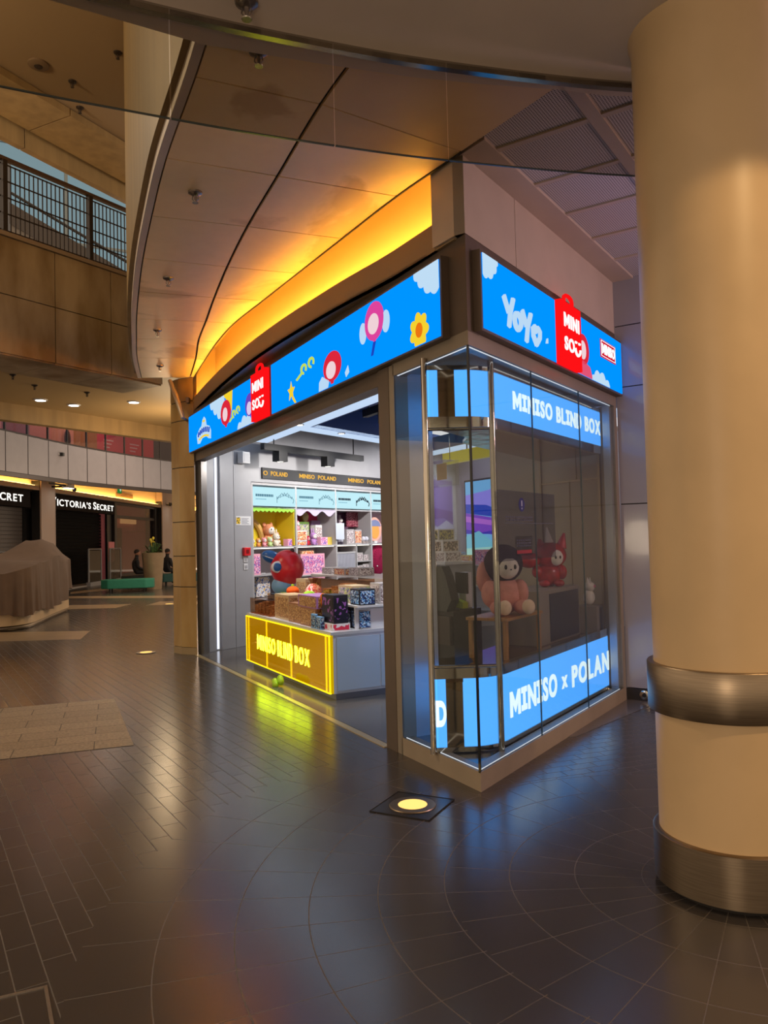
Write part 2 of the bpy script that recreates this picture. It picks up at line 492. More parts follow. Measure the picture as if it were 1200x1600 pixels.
def glyph(ch, bold):
    key = (ch, bold)
    if key not in _glyphs:
        cu = bpy.data.curves.new('glyph', 'FONT'); cu.body = ch; cu.offset = bold; cu.resolution_u = 6
        ob = bpy.data.objects.new('glyph', cu); COL.objects.link(ob)
        dg = bpy.context.evaluated_depsgraph_get(); dg.update()
        me = bpy.data.meshes.new_from_object(ob.evaluated_get(dg))
        _glyphs[key] = ([tuple(v.co) for v in me.vertices], [tuple(p.vertices) for p in me.polygons])
        bpy.data.objects.remove(ob); bpy.data.curves.remove(cu); bpy.data.meshes.remove(me)
    return _glyphs[key]


def letters(mb, text, x0, x1, z0, z1, y, bold=0.02, slab=False, th=0.006, gap=0.12, drop=None, small=None):
    """sets text between x0 and x1 (x), z0 and z1, as thin solid letters standing off the plane y"""
    items = []; x = 0.0
    for i, ch in enumerate(text):
        if ch == ' ':
            x += 0.42; continue
        if slab and ch == 'I':
            kk = max(v[1] for v in glyph('H', bold)[0]) / .7
            vs = [(0, 0), (.46, 0), (.46, .17), (.32, .17), (.32, .53), (.46, .53), (.46, .7), (0, .7), (0, .53), (.14, .53), (.14, .17), (0, .17)]
            V = [(a, b * kk, 0) for a, b in vs]; F = [tuple(range(12))]
        elif ch == 'M':
            t = .13 + bold * 1.6; H_ = max(v[1] for v in glyph('H', bold)[0]); b0 = min(v[1] for v in glyph('H', bold)[0]); w_ = .80 + bold
            vs = [(0, b0), (t, b0), (t, H_ * .56), (w_ / 2, b0 + .10), (w_ - t, H_ * .56), (w_ - t, b0), (w_, b0), (w_, H_), (w_ - t * .98, H_), (w_ / 2, H_ * .50), (t * .98, H_), (0, H_)]
            V = [(a, b, 0) for a, b in vs]; F = [(0, 1, 2, 10, 11), (2, 3, 9, 10), (3, 4, 8, 9), (4, 5, 6, 7, 8)]
        else:
            V, F = glyph(ch, bold)
        mx0 = min(v[0] for v in V); mx1 = max(v[0] for v in V)
        k = 1.0
        if small and i in small:
            k = 0.8
        items.append(([((v[0] - mx0) * k + x, v[1] * k) for v in V], F)); x += (mx1 - mx0) * k + gap
    W = x - gap
    allz = [p[1] for it in items for p in it[0]]
    zb, zt = min(allz), max(allz)
    for V, F in items:
        P = [(x0 + (x1 - x0) * a / W, z0 + (z1 - z0) * (b - zb) / (zt - zb)) for a, b in V]
        n = mb.add([(p[0], y - th, p[1]) for p in P])
        for f in F:
            mb.face([n + i for i in f])
        # side skirt gives the letters their thickness
        cnt = {}
        for f in F:
            for i in range(len(f)):
                e = (f[i], f[(i + 1) % len(f)])
                cnt[e] = cnt.get(e, 0) + 1
        n2 = mb.add([(p[0], y, p[1]) for p in P])
        for (a, b) in cnt:
            if (b, a) not in cnt:
                mb.face([n + b, n + a, n2 + a, n2 + b])
    return mb


def blob(cx, cz, rx, rz, n=24):
    return [(cx + rx * math.cos(2 * PI * i / n), cz + rz * math.sin(2 * PI * i / n)) for i in range(n)]


def bumpy(anchors, b=0.55):
    """rounded cloud bumps between consecutive anchors, bulging to the right of travel"""
    out = []
    for (ax, az), (bx, bz) in zip(anchors[:-1], anchors[1:]):
        mx, mz = (ax + bx) / 2 + (bz - az) * b, (az + bz) / 2 - (bx - ax) * b
        for i in range(9):
            t = i / 9
            out.append(((1 - t) ** 2 * ax + 2 * t * (1 - t) * mx + t * t * bx, (1 - t) ** 2 * az + 2 * t * (1 - t) * mz + t * t * bz))
    out.append(anchors[-1]); return out


# ================================================================ THE SETTING
fl = MB(); fl.quad((-40, -8, 0), (14, -8, 0), (14, 48, 0), (-40, 48, 0))
struct(fl.build('floor', FLOOR))
# shop floor: grey polished tiles behind the threshold
sf = MB(); sf.prism([(-7.1, 0.04), (-1.2, 0.04), (-0.7, 1.4), (-3.4, 9.0), (-11.5, 9.0)], 0.0, 0.004)
SHOPF = mat('shop_floor_tile', (96, 92, 90), 0.16, var=0.1, vscale=1.2)
struct(sf.build('floor_shop', SHOPF, frame=FL))
th = MB(); th.box(-7.1, -1.25, -0.03, 0.03, 0.0, 0.006)
struct(th.build('trim_threshold', mat('threshold_brass', (214, 196, 150), 0.3, 0.6), frame=FL))
# pale stone inlay and pale strips in the dark floor
FI = Matrix.Translation((-2.051, 6.216, 0)) @ Matrix.Rotation(math.radians(19.3), 4, 'Z')
struct(MB().prism([(-5, 0.0), (0, 0.0), (-0.15, 2.07), (-5, 2.05)], 0.0, 0.003).build('floor_inlay', INLAY, frame=FI))
STRIP = mat('pale_floor_strip', (150, 128, 100), 0.3, var=0.06)
for i, ps in enumerate([[(-9.5, 13.3), (-9.5, 15.0), (-5.65, 14.68), (-5.33, 13.4)], [(-9.2, 19.94), (-9.2, 21.3), (-7.0, 21.15), (-7.03, 19.98)],
                        [(-6.42, 20.57), (-6.41, 21.84), (-4.5, 21.4), (-4.5, 20.5)], [(-10.85, 26.47), (-11.31, 27.61), (-10.4, 31.05), (-9.64, 29.91)],
                        [(-11.4, 25.5), (-5.5, 23.9), (-5.5, 22.9), (-11.0, 24.5)]]):
    struct(MB().prism(ps, 0.0, 0.003).build('floor_strip_%d' % (i + 1), STRIP))

# near ceiling slab (above and behind the camera)
edge = [(-4.6, 1.4), (-2.2, 2.75), (-1.55, 3.13), (-1.261, 3.28), (-0.789, 3.537), (-0.3, 3.69), (0.185, 3.828), (0.55, 3.905), (0.967, 3.972), (1.258, 4.044), (1.6, 4.06), (2.6, 4.1), (6, 4.1)]
struct(MB().prism(edge + [(6, -5), (-4.6, -5)], 3.95, 4.3).build('ceiling_near', NEARC))
# large soffit of curved panels, built as panels over a dark backing so the joints read
O_ = [(-0.50, 2.95), (-0.72, 3.45), (-0.938, 3.944), (-1.329, 4.783), (-1.679, 5.633), (-2.008, 6.472), (-2.318, 7.324), (-2.626, 8.216), (-2.888, 9.025), (-3.174, 9.933), (-3.50, 11.15)]
M_ = [(0.30, 3.0), (0.02, 3.6), (-0.297, 4.226), (-0.656, 5.061), (-1.003, 5.87), (-1.335, 6.727), (-1.637, 7.572), (-1.913, 8.388), (-2.179, 9.159), (-2.435, 10.059), (-2.80, 11.20)]
N_ = [(1.60, 3.1), (1.15, 3.9), (0.553, 4.80), (0.151, 5.409), (-0.281, 6.155), (-0.733, 6.94), (-1.169, 7.702), (-1.614, 8.482), (-1.979, 9.273), (-2.313, 10.104), (-2.74, 11.20)]


def smoothc(P, sub=4):
    out = []
    for i in range(len(P) - 1):
        p0, p1, p2, p3 = P[max(i - 1, 0)], P[i], P[i + 1], P[min(i + 2, len(P) - 1)]
        for q in range(sub):
            t = q / sub
            out.append(tuple(0.5 * (2 * p1[k] + (p2[k] - p0[k]) * t + (2 * p0[k] - 5 * p1[k] + 4 * p2[k] - p3[k]) * t * t + (3 * p1[k] - p0[k] - 3 * p2[k] + p3[k]) * t ** 3) for k in (0, 1)))
    out.append(P[-1]); return out


SUB = 5
Oc, Mc, Nc = smoothc(O_, SUB), smoothc(M_, SUB), smoothc(N_, SUB)
pan = MB(); g = 0.011
for A_, B_ in ((Oc, Mc), (Mc, Nc)):
    for i in range(len(A_) - 1):
        a0, a1, b0, b1 = (Vector(q) for q in (A_[i], A_[i + 1], B_[i], B_[i + 1]))
        s0 = g / 2 if i % SUB == 0 else 0; s1 = g / 2 if i % SUB == SUB - 1 else 0
        da = (a1 - a0).normalized(); db = (b1 - b0).normalized()
        a0, a1, b0, b1 = a0 + da * s0, a1 - da * s1, b0 + db * s0, b1 - db * s1
        c0 = (b0 - a0).normalized() * g; c1 = (b1 - a1).normalized() * g
        pan.prism([a0 + c0, a1 + c1, b1 - c1, b0 - c0], 4.05, 4.07)
struct(pan.build('ceiling_soffit', SOFF))
struct(MB().wall(Nc[2 * SUB:], 0.012, 4.043, 4.2).build('trim_soffit_inner', DARK))
bk = MB()
for A_, B_ in ((Oc, Mc), (Mc, Nc)):
    for i in range(len(A_) - 1):
        bk.prism([A_[i], A_[i + 1], B_[i + 1], B_[i]], 4.075, 4.3)
struct(bk.build('ceiling_soffit_backing', DARK))
# rounded edge and tall curved fascia of the soffit
rim = MB(); rim.wall(Oc, 0.05, 4.045, 4.2)
struct(rim.build('trim_soffit', BEIGE))
Of = smoothc([(p[0] - 0.06, p[1] + 0.02) for p in O_], SUB)
fa = MB(); fa.wall(Of, 0.04, 4.12, 9.2)
struct(fa.build('fascia_curved', mat('curved_fascia_paint', (132, 108, 70), .5, var=.14, vscale=1.5, stretch=(3, 3, .4))))
# perforated ceiling on the right with smooth border and bars
pc = MB(); pc.prism([(-0.02, 0.0), (-0.62, -1.5), (6.5, -4.6), (6.5, 0.0)], 4.09, 4.2)
struct(pc.build('ceiling_perforated', PERF, frame=FR))
pb = MB()
pb.prism([(0.0, 0.04), (-0.09, -0.2), (3.2, -0.2), (3.2, 0.04)], 4.07, 4.1)
for s in (0.10, 0.72, 1.33, 1.94, 2.55):
    pb.box(s - 0.022, s + 0.022, -4.0, -0.15, 4.077, 4.1)
pb.box(-0.3, 6.0, -0.88, -0.80, 4.074, 4.1)
pb.box(-0.6, 6.0, -1.58, -1.50, 4.074, 4.1)
struct(pb.build('trim_ceiling', BEIGE, frame=FR))

# end wall right of the show-case: glossy panels
ew = MB(); GLP = mat('glossy_panel', (150, 150, 162), 0.12, coat=0.4)
cuts = [0.12, 1.55, 2.62, 3.35, 4.25]
FE = FR @ Matrix.Translation((3.12, 0, 0)) @ Matrix.Rotation(-PI / 2, 4, 'Z')      # x runs outwards from the show-case end
for z0, z1 in ((0.12, 1.88), (1.89, 3.02), (3.03, 3.62), (3.63, 4.09)):
    for x0, x1 in ((0.0, 1.3), (1.31, 2.6), (2.61, 4.0)):
        ew.box(x0, x1, 0.0, 0.02, z0, z1)
struct(ew.build('wall_right', GLP, frame=FE))
struct(box(0, 4.0, 0.021, 0.12, 0, 4.2).build('wall_right_backing', DARK, frame=FE))
struct(box(0, 4.0, -0.015, 0.02, 0, 0.115).build('baseboard_right', mat('dark_skirting', (38, 36, 38), 0.4), frame=FE))
so = thing('floor_socket', 'small round steel outlet in the dark skirting beside the show-case', 'socket', FE, (0.17, -0.015, 0.06))
MB().lathe([(0.045, 0), (0.045, 0.008), (0.03, 0.012)], n=24).build('cover_ring', CHROME, so).matrix_local = Matrix.Rotation(PI / 2, 4, 'X')
MB().lathe([(0.022, 0.010), (0.02, 0.014)], n=20).build('socket_insert', BLACK, so).matrix_local = Matrix.Rotation(PI / 2, 4, 'X')

# beige wall over the side sign, header boxes behind both signs
wu = MB(); wu.box(0.0, 0.795, 0.0, 0.08, 3.56, 4.10); wu.box(0.803, 3.14, 0.0, 0.08, 3.56, 4.10)
wu.prism([(0.0, 0.0), (0.0, 0.08), (0.10, 0.30), (0.055, 0.105)], 3.56, 4.10)
struct(wu.build('wall_upper_right', BEIGE, frame=FR))
hb = MB(); hb.prism([(0, 0), (3.14, 0), (3.14, 0.14), (0.16, 0.14)], 2.93, 3.555)
struct(hb.build('header_right', BRONZE_D, frame=FR))
hl = MB(); hl.prism([(-7.2, 0), (0, 0), (-0.075, 0.14), (-7.2, 0.14)], 2.925, 3.555); hl.box(-7.2, -1.25, 0.02, 0.16, 2.81, 2.93)
struct(hl.build('header_front', BRONZE_D, frame=FL))
pr = MB(); pr.prism([(-0.14, 0.0), (-0.002, 0.0), (-0.03, 0.02), (-0.165, 0.25), (-0.32, 0.53), (-0.36, 0.50), (-0.18, 0.22)], 3.56, 4.09)
struct(pr.build('pier_corner', BEIGE, frame=FL))
# curved bulkhead over the front sign, lit cove above it
TB = [(-0.10, -0.02), (-0.55, -0.035), (-0.988, -0.055), (-1.5, -0.11), (-2.019, -0.15), (-2.9, -0.195), (-3.818, -0.205), (-4.9, -0.165), (-6.0, -0.09), (-7.125, 0.005)]
TBs = smoothc(TB[::-1], 4)
TBi = [p for p in TBs if p[0] < -0.36] + [(-0.32, -0.03)]
bh = MB(); bh.wall(TBs, 0.05, 3.55, 3.74)
bh.wall([(p[0], p[1]) for p in TBi], 0.45, 3.55, 3.565)
struct(bh.build('bulkhead_curved', BULK, frame=FL))
AMB = mat('cove_wall_paint', (226, 196, 140), 0.6)
cw = MB(); cw.wall([(p[0], p[1] + 0.34) for p in TBi], 0.03, 3.58, 4.52)
cw.wall([(p[0], p[1] - 0.25) for p in TBi], 0.64, 4.51, 4.55)
struct(cw.build('wall_cove', AMB, frame=FL))
struct(MB().box(-7.4, -7.14, .06, .40, 3.5, 4.53).build('wall_cove_end', AMB, frame=FL))
cove = MB()
pts = [FL @ Vector((p[0], p[1] + 0.07, 0)) for p in TBs]
cove.wall([(p.x, p.y) for p in pts], 0.012, 3.655, 3.73)
tag(cove.build('cove_light_strip', emission('cove_amber', (255, 182, 68), 72.0)), 'amber light strip hidden behind the curved bulkhead over the blue sign', 'light strip')

# ---------------------------------------------------------------- glass smoke barrier across the near ceiling
gp = [(-3.0, 2.05), (-1.9, 2.8), (-0.884, 3.273), (-0.186, 3.537), (0.361, 3.704), (1.15, 3.885), (1.95, 4.0)]
gs = smoothc(gp, 6)
gb = thing('smoke_barrier', 'frameless curved glass barrier hanging from the ceiling across the top of the view', 'glass barrier')
segs = [0, 6, 12, 18, 24, len(gs) - 1]
for a, b in zip(segs[:-1], segs[1:]):
    P = [Vector(p) for p in gs[a:b + 1]]
    P[0] = P[0] + (P[1] - P[0]).normalized() * 0.003; P[-1] = P[-1] - (P[-1] - P[-2]).normalized() * 0.003
    MB().wall(P, 0.010, 3.455, 3.94).build('glass_pane', GLASS_S, gb)
    MB().wall(P, 0.010, 3.450, 3.4555).build('pane_edge', mat('glass_edge', (60, 66, 62), 0.2), gb)
MB().wall(gs, 0.035, 3.915, 3.95).build('ceiling_rail', mat('anodised_rail', (170, 164, 156), 0.18, 1.0), gb)

# ---------------------------------------------------------------- big round column
ccx, ccy = 1.5494, 3.5429
colm = thing('round_column', 'thick round cream column with two steel bands at the right edge', 'column', I4, (ccx, ccy, 0)); colm['kind'] = 'thing'
MB().lathe([(0.30, 0.03), (0.315, 0.04), (0.315, 3.9), (0.325, 3.93), (0.33, 3.951)], n=96).build('shaft', CREAM, colm)
MB().lathe([(0.318, 0.03), (0.342, 0.03), (0.342, 0.245), (0.336, 0.25), (0.318, 0.25)], n=96).build('base_band', STEEL, colm)
MB().lathe([(0.318, 0.79), (0.342, 0.79), (0.345, 0.795), (0.345, 1.0), (0.342, 1.005), (0.318, 1.005)], n=96).build('middle_band', STEEL, colm)
MB().lathe([(0.30, 0.0), (0.30, 0.032)], n=64).build('recessed_plinth', DARK, colm)

# ---------------------------------------------------------------- stone-clad pillar at the far end of the shop front
plr = thing('stone_pillar', 'narrow golden stone-clad pillar at the far end of the shop front', 'pillar'); plr['kind'] = 'thing'
PP = [(-3.16, 11.45), (-3.0, 11.28), (-2.75, 11.165), (-2.80, 11.32), (-2.95, 11.60)]
zc = [0.10, 0.98, 1.43, 1.93, 2.73, 3.42, 3.70, 4.05]
for z0, z1 in zip(zc[:-1], zc[1:]):
    MB().prism(PP, z0 + 0.006, z1 - 0.006).build('stone_panel', STONE, plr)
cxp, cyp = sum(p[0] for p in PP) / 5, sum(p[1] for p in PP) / 5
MB().prism([(cxp + (p[0] - cxp) * .965, cyp + (p[1] - cyp) * .965) for p in PP], 0, 4.05).build('core', DARK, plr)
MB().prism([(cxp + (p[0] - cxp) * 1.02, cyp + (p[1] - cyp) * 1.02) for p in PP], 0, 0.10).build('plinth', mat('pillar_plinth', (150, 128, 92), 0.4), plr)
st = thing('door_closer_arm', 'pale slanted metal arm mounted high on the stone pillar', 'bracket')
MB().tube([(-3.08, 11.14, 4.0), (-2.97, 11.06, 3.75), (-2.86, 11.0, 3.42)], [0.03, 0.04, 0.028], 10).build('arm', mat('arm_metal', (190, 172, 144), 0.35, 0.4), st)
MB().tube([(-2.86, 11.02, 3.42), (-2.86, 11.20, 3.42)], 0.02, 8).build('bracket', BRONZE, st)
MB().box(-2.84, -2.80, 11.10, 11.20, 3.66, 3.74).build('clip', BRONZE_D, st)


# ================================================================ THE SIGNS
def poly_panel(name, m, polys, y0, parent, th=0.004):
    o = None
    for p in polys:
        q = MB().plate(p, y0 - th, y0).build(name, m, parent)
        o = o or q
    return o


def flower(cx, cz, r, kx=1.0):
    pts = []
    for i in range(64):
        a = 2 * PI * i / 64
        rr = r * (0.72 + 0.28 * abs(math.cos(a * 3.5 + 0.3)))
        pts.append((cx + kx * rr * math.cos(a), max(cz + rr * math.sin(a), 2.945)))
    return pts


def star(cx, cz, r):
    return [(cx + (r if i % 2 == 0 else r * .45) * math.sin(PI * i / 5), cz + (r if i % 2 == 0 else r * .45) * math.cos(PI * i / 5)) for i in range(10)]


def logo_bag(name, label, frame, x0, x1, z0, z1, y):
    """red shopping-bag logo light box with its handle, letters and smile"""
    t = thing(name, label, 'logo sign', frame)
    w = x1 - x0; h = z1 - z0; top = z0 + h * 0.87
    MB().plate([(x0, z0), (x1, z0), (x1, top), (x0, top)], y - 0.05, y).build('bag_panel', RED_E, t)
    cx = (x0 + x1) / 2
    hw = w * 0.2
    hp = [(cx - hw, y - .025, top - .005)] + [(cx - hw * math.cos(a), y - .025, top + h * .07 + h * .06 * math.sin(a)) for a in [PI * i / 10 for i in range(11)]] + [(cx + hw, y - .025, top - .005)]
    MB().tube(hp, 0.016, 8).build('handle', RED_E, t)
    letters(MB(), 'MINI', x0 + w * .12, x1 - w * .12, z0 + h * .52, z0 + h * .71, y - .05, 0.03, gap=.16).build('lettering', WHITE_E, t)
    letters(MB(), 'SO', x0 + w * .12, x0 + w * .60, z0 + h * .20, z0 + h * .39, y - .05, 0.03, gap=.1).build('lettering', WHITE_E, t)
    mb = MB()
    sx, sz = x0 + w * .76, z0 + h * .29
    smile = [(sx + w * .13 * math.cos(a), y - .054, sz + h * .09 * math.sin(a)) for a in [PI + PI * i / 12 for i in range(13)]]
    mb.tube(smile, 0.012, 8)
    for k in (-1, 1):
        mb.tube([(sx + k * w * .09 - w * .035, y - .054, sz + h * .085), (sx + k * w * .09 + w * .035, y - .054, sz + h * .085)], 0.010, 8)
    mb.build('smile', WHITE_E, t)
    return t


# side sign
SR = thing('side_sign', 'bright blue sign over the glass show-case with rounded white heart-ended lettering', 'sign', FR)
yS = -0.06
MB().box(0.085, 3.115, yS, -0.001, 2.935, 3.47).build('sign_case', BRONZE_D, SR)
scr = MB().box(0.105, 3.10, yS - 0.006, yS, 2.955, 3.45).build('screen', SKYB, SR)
y1 = yS - 0.006
poly_panel('cloud_print', sc('cloud', (196, 226, 250)), [[(0.105, 3.45)] + bumpy([(0.105, 3.31), (0.18, 3.31), (0.26, 3.35), (0.31, 3.41), (0.33, 3.45)]),
           bumpy([(2.7, 2.955), (2.58, 3.0), (2.42, 3.03), (2.27, 3.0), (2.2, 2.955)]),
           [(0.97 + 0.18, 3.06), (1.2, 3.07), (1.2, 3.11), (1.17, 3.10)]], y1, scr)
yo = MB()
tube2 = lambda pts, r: yo.tube([(a, y1 - .004, b) for a, b in pts], r, 8)
LT = 0.021
tube2([(0.40, 3.24), (0.475, 3.14)], LT); tube2([(0.555, 3.25), (0.50, 3.14), (0.475, 3.04)], LT)
tube2([(0.625 + .055 * math.cos(a), 3.11 + .055 * math.sin(a)) for a in [2 * PI * i / 16 for i in range(17)]], LT)
tube2([(0.705, 3.21), (0.775, 3.11)], LT); tube2([(0.86, 3.215), (0.80, 3.11), (0.77, 2.995)], LT)
tube2([(0.955, 3.01), (0.895, 3.07), (0.89, 3.12), (0.925, 3.14), (0.957, 3.11), (0.99, 3.14), (1.025, 3.12), (1.02, 3.07), (0.955, 3.01)], LT)
yo.build('lettering', sc('pale', (190, 222, 250)), scr)
poly_panel('balloon_print', sc('red_print', (225, 40, 60)), [blob(2.0, 3.18, 0.14, 0.13)], y1 - .0, scr)
poly_panel('balloon_highlight_print', sc('pale_pink_print', (245, 214, 220)), [blob(1.98, 3.17, 0.075, 0.08)], y1 - .004, scr)
poly_panel('bunting_print', sc('pink_print', (232, 86, 120)), [[(1.86, 2.956), (2.22, 2.956), (2.16, 3.05), (1.98, 3.085), (1.9, 3.04)]], y1, scr)
poly_panel('badge_print', sc('badge_red', (214, 10, 40)), [[(2.46, 3.205), (2.9, 3.205), (2.9, 3.37), (2.46, 3.37)]], y1, scr)
mb = MB(); letters(mb, 'MINISO', 2.50, 2.86, 3.24, 3.335, y1 - .004, 0.03)
for a in ((2.475, 2.885, 3.215, 3.220), (2.475, 2.885, 3.355, 3.36), (2.475, 2.482, 3.215, 3.36), (2.878, 2.885, 3.215, 3.36)):
    mb.box(a[0], a[1], y1 - .008, y1 - .004, a[2], a[3])
mb.build('badge_lettering', WHITE_E, scr)
logo_bag('logo_sign', 'red shopping-bag logo on the shorter side sign over the glass show-case', FR, 1.37, 1.82, 2.945, 3.53, -0.066)

# front sign
SF = thing('front_sign', 'long blue sign over the shop entrance with clouds and flowers', 'sign', FL)
MB().box(-7.14, -0.205, -0.06, -0.001, 2.925, 3.475).build('sign_case', BRONZE_D, SF)
s1 = MB().box(-7.13, -4.09, -0.066, -0.06, 2.94, 3.45).build('screen', SKYB, SF)
s2 = MB().box(-3.55, -0.225, -0.066, -0.06, 2.94, 3.455).build('screen', SKYB, SF)
CL = sc('cloud', (196, 226, 250)); YEL = sc('yellow_print', (250, 214, 50)); y1 = -0.066
poly_panel('cloud_print', CL, [[(-0.225, 3.455)] + bumpy([(-0.55, 3.455), (-0.50, 3.39), (-0.42, 3.33), (-0.33, 3.27), (-0.225, 3.265)])], y1, s2)
poly_panel('flower_print', YEL, [flower(-0.495, 3.045, 0.13, 1.0)], y1, s2)
poly_panel('flower_heart_print', sc('orange_print', (240, 120, 20)), [blob(-0.49, 3.045, 0.045, 0.052)], y1 - .004, s2)
poly_panel('balloon_print', sc('magenta_print', (226, 70, 160)), [blob(-1.17, 3.29, 0.16, 0.15), [(-1.20, 3.155), (-1.14, 3.155), (-1.155, 3.13), (-1.185, 3.13)]], y1, s2)
poly_panel('balloon_highlight_print', sc('pale_pink_print', (245, 214, 220)), [blob(-1.18, 3.27, 0.09, 0.08)], y1 - .004, s2)
poly_panel('balloon_wings_print', sc('pale', (190, 222, 250)), [blob(-1.37, 3.24, 0.06, 0.085), blob(-0.98, 3.24, 0.06, 0.085)], y1 + .0005, s2)
poly_panel('balloon_string_print', sc('blue_print', (30, 70, 190)), [[(-1.19, 3.13), (-1.15, 3.13), (-1.20, 3.03), (-1.235, 3.03)]], y1, s2)
poly_panel('balloon_print', sc('red_print', (225, 40, 60)), [blob(-1.98, 3.11, 0.19, 0.13), [(-2.02, 2.99), (-1.95, 2.99), (-1.96, 2.96), (-2.01, 2.96)]], y1, s2)
poly_panel('balloon_highlight_print', sc('pale_pink_print', (245, 214, 220)), [blob(-2.0, 3.08, 0.1, 0.075)], y1 - .004, s2)
poly_panel('ribbon_print', sc('pale', (190, 222, 250)), [[(-2.28, 2.942), (-2.08, 2.942), (-2.05, 3.0), (-2.2, 3.06), (-2.27, 3.02)], [(-1.72, 3.0), (-1.66, 3.05), (-1.64, 2.99), (-1.70, 2.96)]], y1, s2)
poly_panel('star_print', YEL, [star(-2.97, 3.07, 0.10), [(-2.95, 3.0), (-2.91, 3.01), (-2.84, 2.942), (-2.88, 2.942)]], y1, s2)


def ee(cx, cz, k):
    mb = MB()
    for d in (-.09, .07):
        pts = [(cx + (d + .05 * math.cos(a)) * k, y1 - .004, cz + (.035 * math.sin(a) + (.02 if d > 0 else 0)) * k) for a in [-.6 + 5.2 * i / 14 for i in range(15)]]
        mb.tube(pts, 0.011 * k, 6)
    mb.tube([(cx - .25 * k, y1 - .004, cz - .06 * k), (cx - .12 * k, y1 - .004, cz - .02 * k)], 0.01 * k, 6)
    return mb


ee(-2.52, 3.22, 1.15).build('scribble_print', sc('lime_print', (200, 226, 90)), s2)
ee(-4.78, 3.15, 1.1).build('scribble_print', sc('lime_print', (200, 226, 90)), s1)
poly_panel('cloud_print', CL, [bumpy([(-5.95, 3.45), (-5.80, 3.36), (-5.62, 3.28), (-5.45, 3.2), (-5.28, 3.18)]) + [(-5.28, 3.45)],
           bumpy([(-4.12, 2.942), (-4.25, 3.0), (-4.4, 3.03), (-4.6, 3.0), (-4.75, 2.942)])], y1, s1)
poly_panel('balloon_print', sc('red_print', (225, 40, 60)), [blob(-5.22, 3.22, 0.22, 0.155), [(-5.26, 3.07), (-5.18, 3.07), (-5.19, 3.04), (-5.24, 3.04)]], y1 - .001, s1)
poly_panel('balloon_highlight_print', sc('pale_pink_print', (245, 214, 220)), [blob(-5.24, 3.20, 0.1, 0.085)], y1 - .005, s1)
poly_panel('kite_print', YEL, [[(-5.32, 3.45), (-4.93, 3.45), (-4.97, 3.20), (-5.05, 3.30)]], y1, s1)
poly_panel('balloon_print', sc('violet_print', (110, 70, 190)), [blob(-4.27, 3.16, 0.16, 0.13)], y1 - .001, s1)
poly_panel('balloon_highlight_print', sc('pale_violet_print', (226, 206, 240)), [blob(-4.28, 3.12, 0.085, 0.075)], y1 - .005, s1)
# white badge with illegible wavy marks at the far end
bad = [(-6.62, 3.0), (-6.66, 3.12), (-6.5, 3.2), (-6.4, 3.22), (-6.34, 3.3), (-6.26, 3.33), (-6.18, 3.29), (-6.14, 3.2), (-6.0, 3.17), (-5.92, 3.1), (-5.93, 2.99), (-6.05, 3.01), (-6.16, 3.05), (-6.36, 3.05), (-6.5, 2.99)]
poly_panel('badge_print', sc('pale', (190, 222, 250)), [bad], y1, s1)
mb = MB()
for k in range(7):
    x = -6.55 + k * .09
    mb.tube([(x, y1 - .006, 3.08 + .04 * math.sin(PI * (k + .5) / 7)), (x + .03, y1 - .006, 3.14 + .04 * math.sin(PI * (k + .5) / 7))], .014, 6)
mb.build('badge_mark_print', sc('blue_print', (30, 90, 190)), s1)
mb = MB()
for k in range(6):
    x = -6.5 + k * .085
    mb.tube([(x, y1 - .006, 3.04 + .03 * math.sin(PI * (k + .5) / 6)), (x + .05, y1 - .006, 3.04 + .03 * math.sin(PI * (k + .5) / 6))], .013, 6)
mb.tube([(-6.29, y1 - .006, 3.27), (-6.22, y1 - .006, 3.27)], .014, 6)
mb.build('badge_mark_print', YEL, s1)
logo_bag('logo_sign', 'red shopping-bag logo in the middle of the long front sign', FL, -4.08, -3.60, 2.93, 3.52, -0.066)

# ================================================================ THE GLASS SHOW-CASE
k1, k2 = 0.4737, 0.8807     # direction of the shop front seen in the show-case frame


def Lp(u, d=0.0):
    """point u along the front line, d to the inside (towards the show-case's length)"""
    return (k1 * u + k2 * d, k2 * u - k1 * d)


CASE = thing('glass_showcase', 'tall frameless glass show-case at the corner of the shop on a beige base', 'show-case', FR)
bs = MB(); bs.prism([Lp(1.02), (0, 0), (3.10, 0), (3.10, 0.10), (0.15, 0.10), Lp(1.02, .10)], 0.0, 0.125)
bs.build('base_frame', mat('case_base_metal', (158, 142, 122), 0.42, 0.15, var=0.06), CASE)
MB().prism([Lp(1.0, .09), Lp(0.1, .1), (0.15, 0.09), (3.05, 0.09), (3.05, 0.45), Lp(1.0, .45)], 0.10, 0.115).build('case_floor', mat('case_floor_dark', (48, 46, 48), 0.15), CASE)
tp = MB(); tp.prism([Lp(1.02), (0, 0), (3.10, 0), (3.10, 0.10), (0.15, 0.10), Lp(1.02, .10)], 2.835, 2.93)
tp.build('top_frame', FRAMEM, CASE)
MB().prism([Lp(1.02, .05), (0.05, 0.04), (3.10, 0.04), (3.10, 0.9), Lp(1.02, 0.9)], 2.86, 2.90).build('case_ceiling', mat('case_ceiling_paint', (120, 104, 86), 0.3), CASE)
jam = MB(); jam.prism([Lp(1.0), Lp(1.08), Lp(1.08, .12), Lp(1.0, .12)], 0.0, 2.92)
jam.build('front_post', FRAMEM, CASE)
MB().prism([Lp(1.08, -.004), Lp(1.25, -.004), Lp(1.25, .14), Lp(1.08, .14)], 0.0, 2.92).build('door_jamb', BRONZE_D, CASE)
MB().prism([Lp(1.0, .12), Lp(1.03, .12), Lp(1.03, .33), Lp(1.0, .33)], 0.1, 2.86).build('return_panel', mat('case_return_steel', (186, 190, 198), 0.3, 0.4), CASE)
MB().box(3.02, 3.10, 0.0, 0.10, 0.125, 2.835).build('end_post', FRAMEM, CASE)
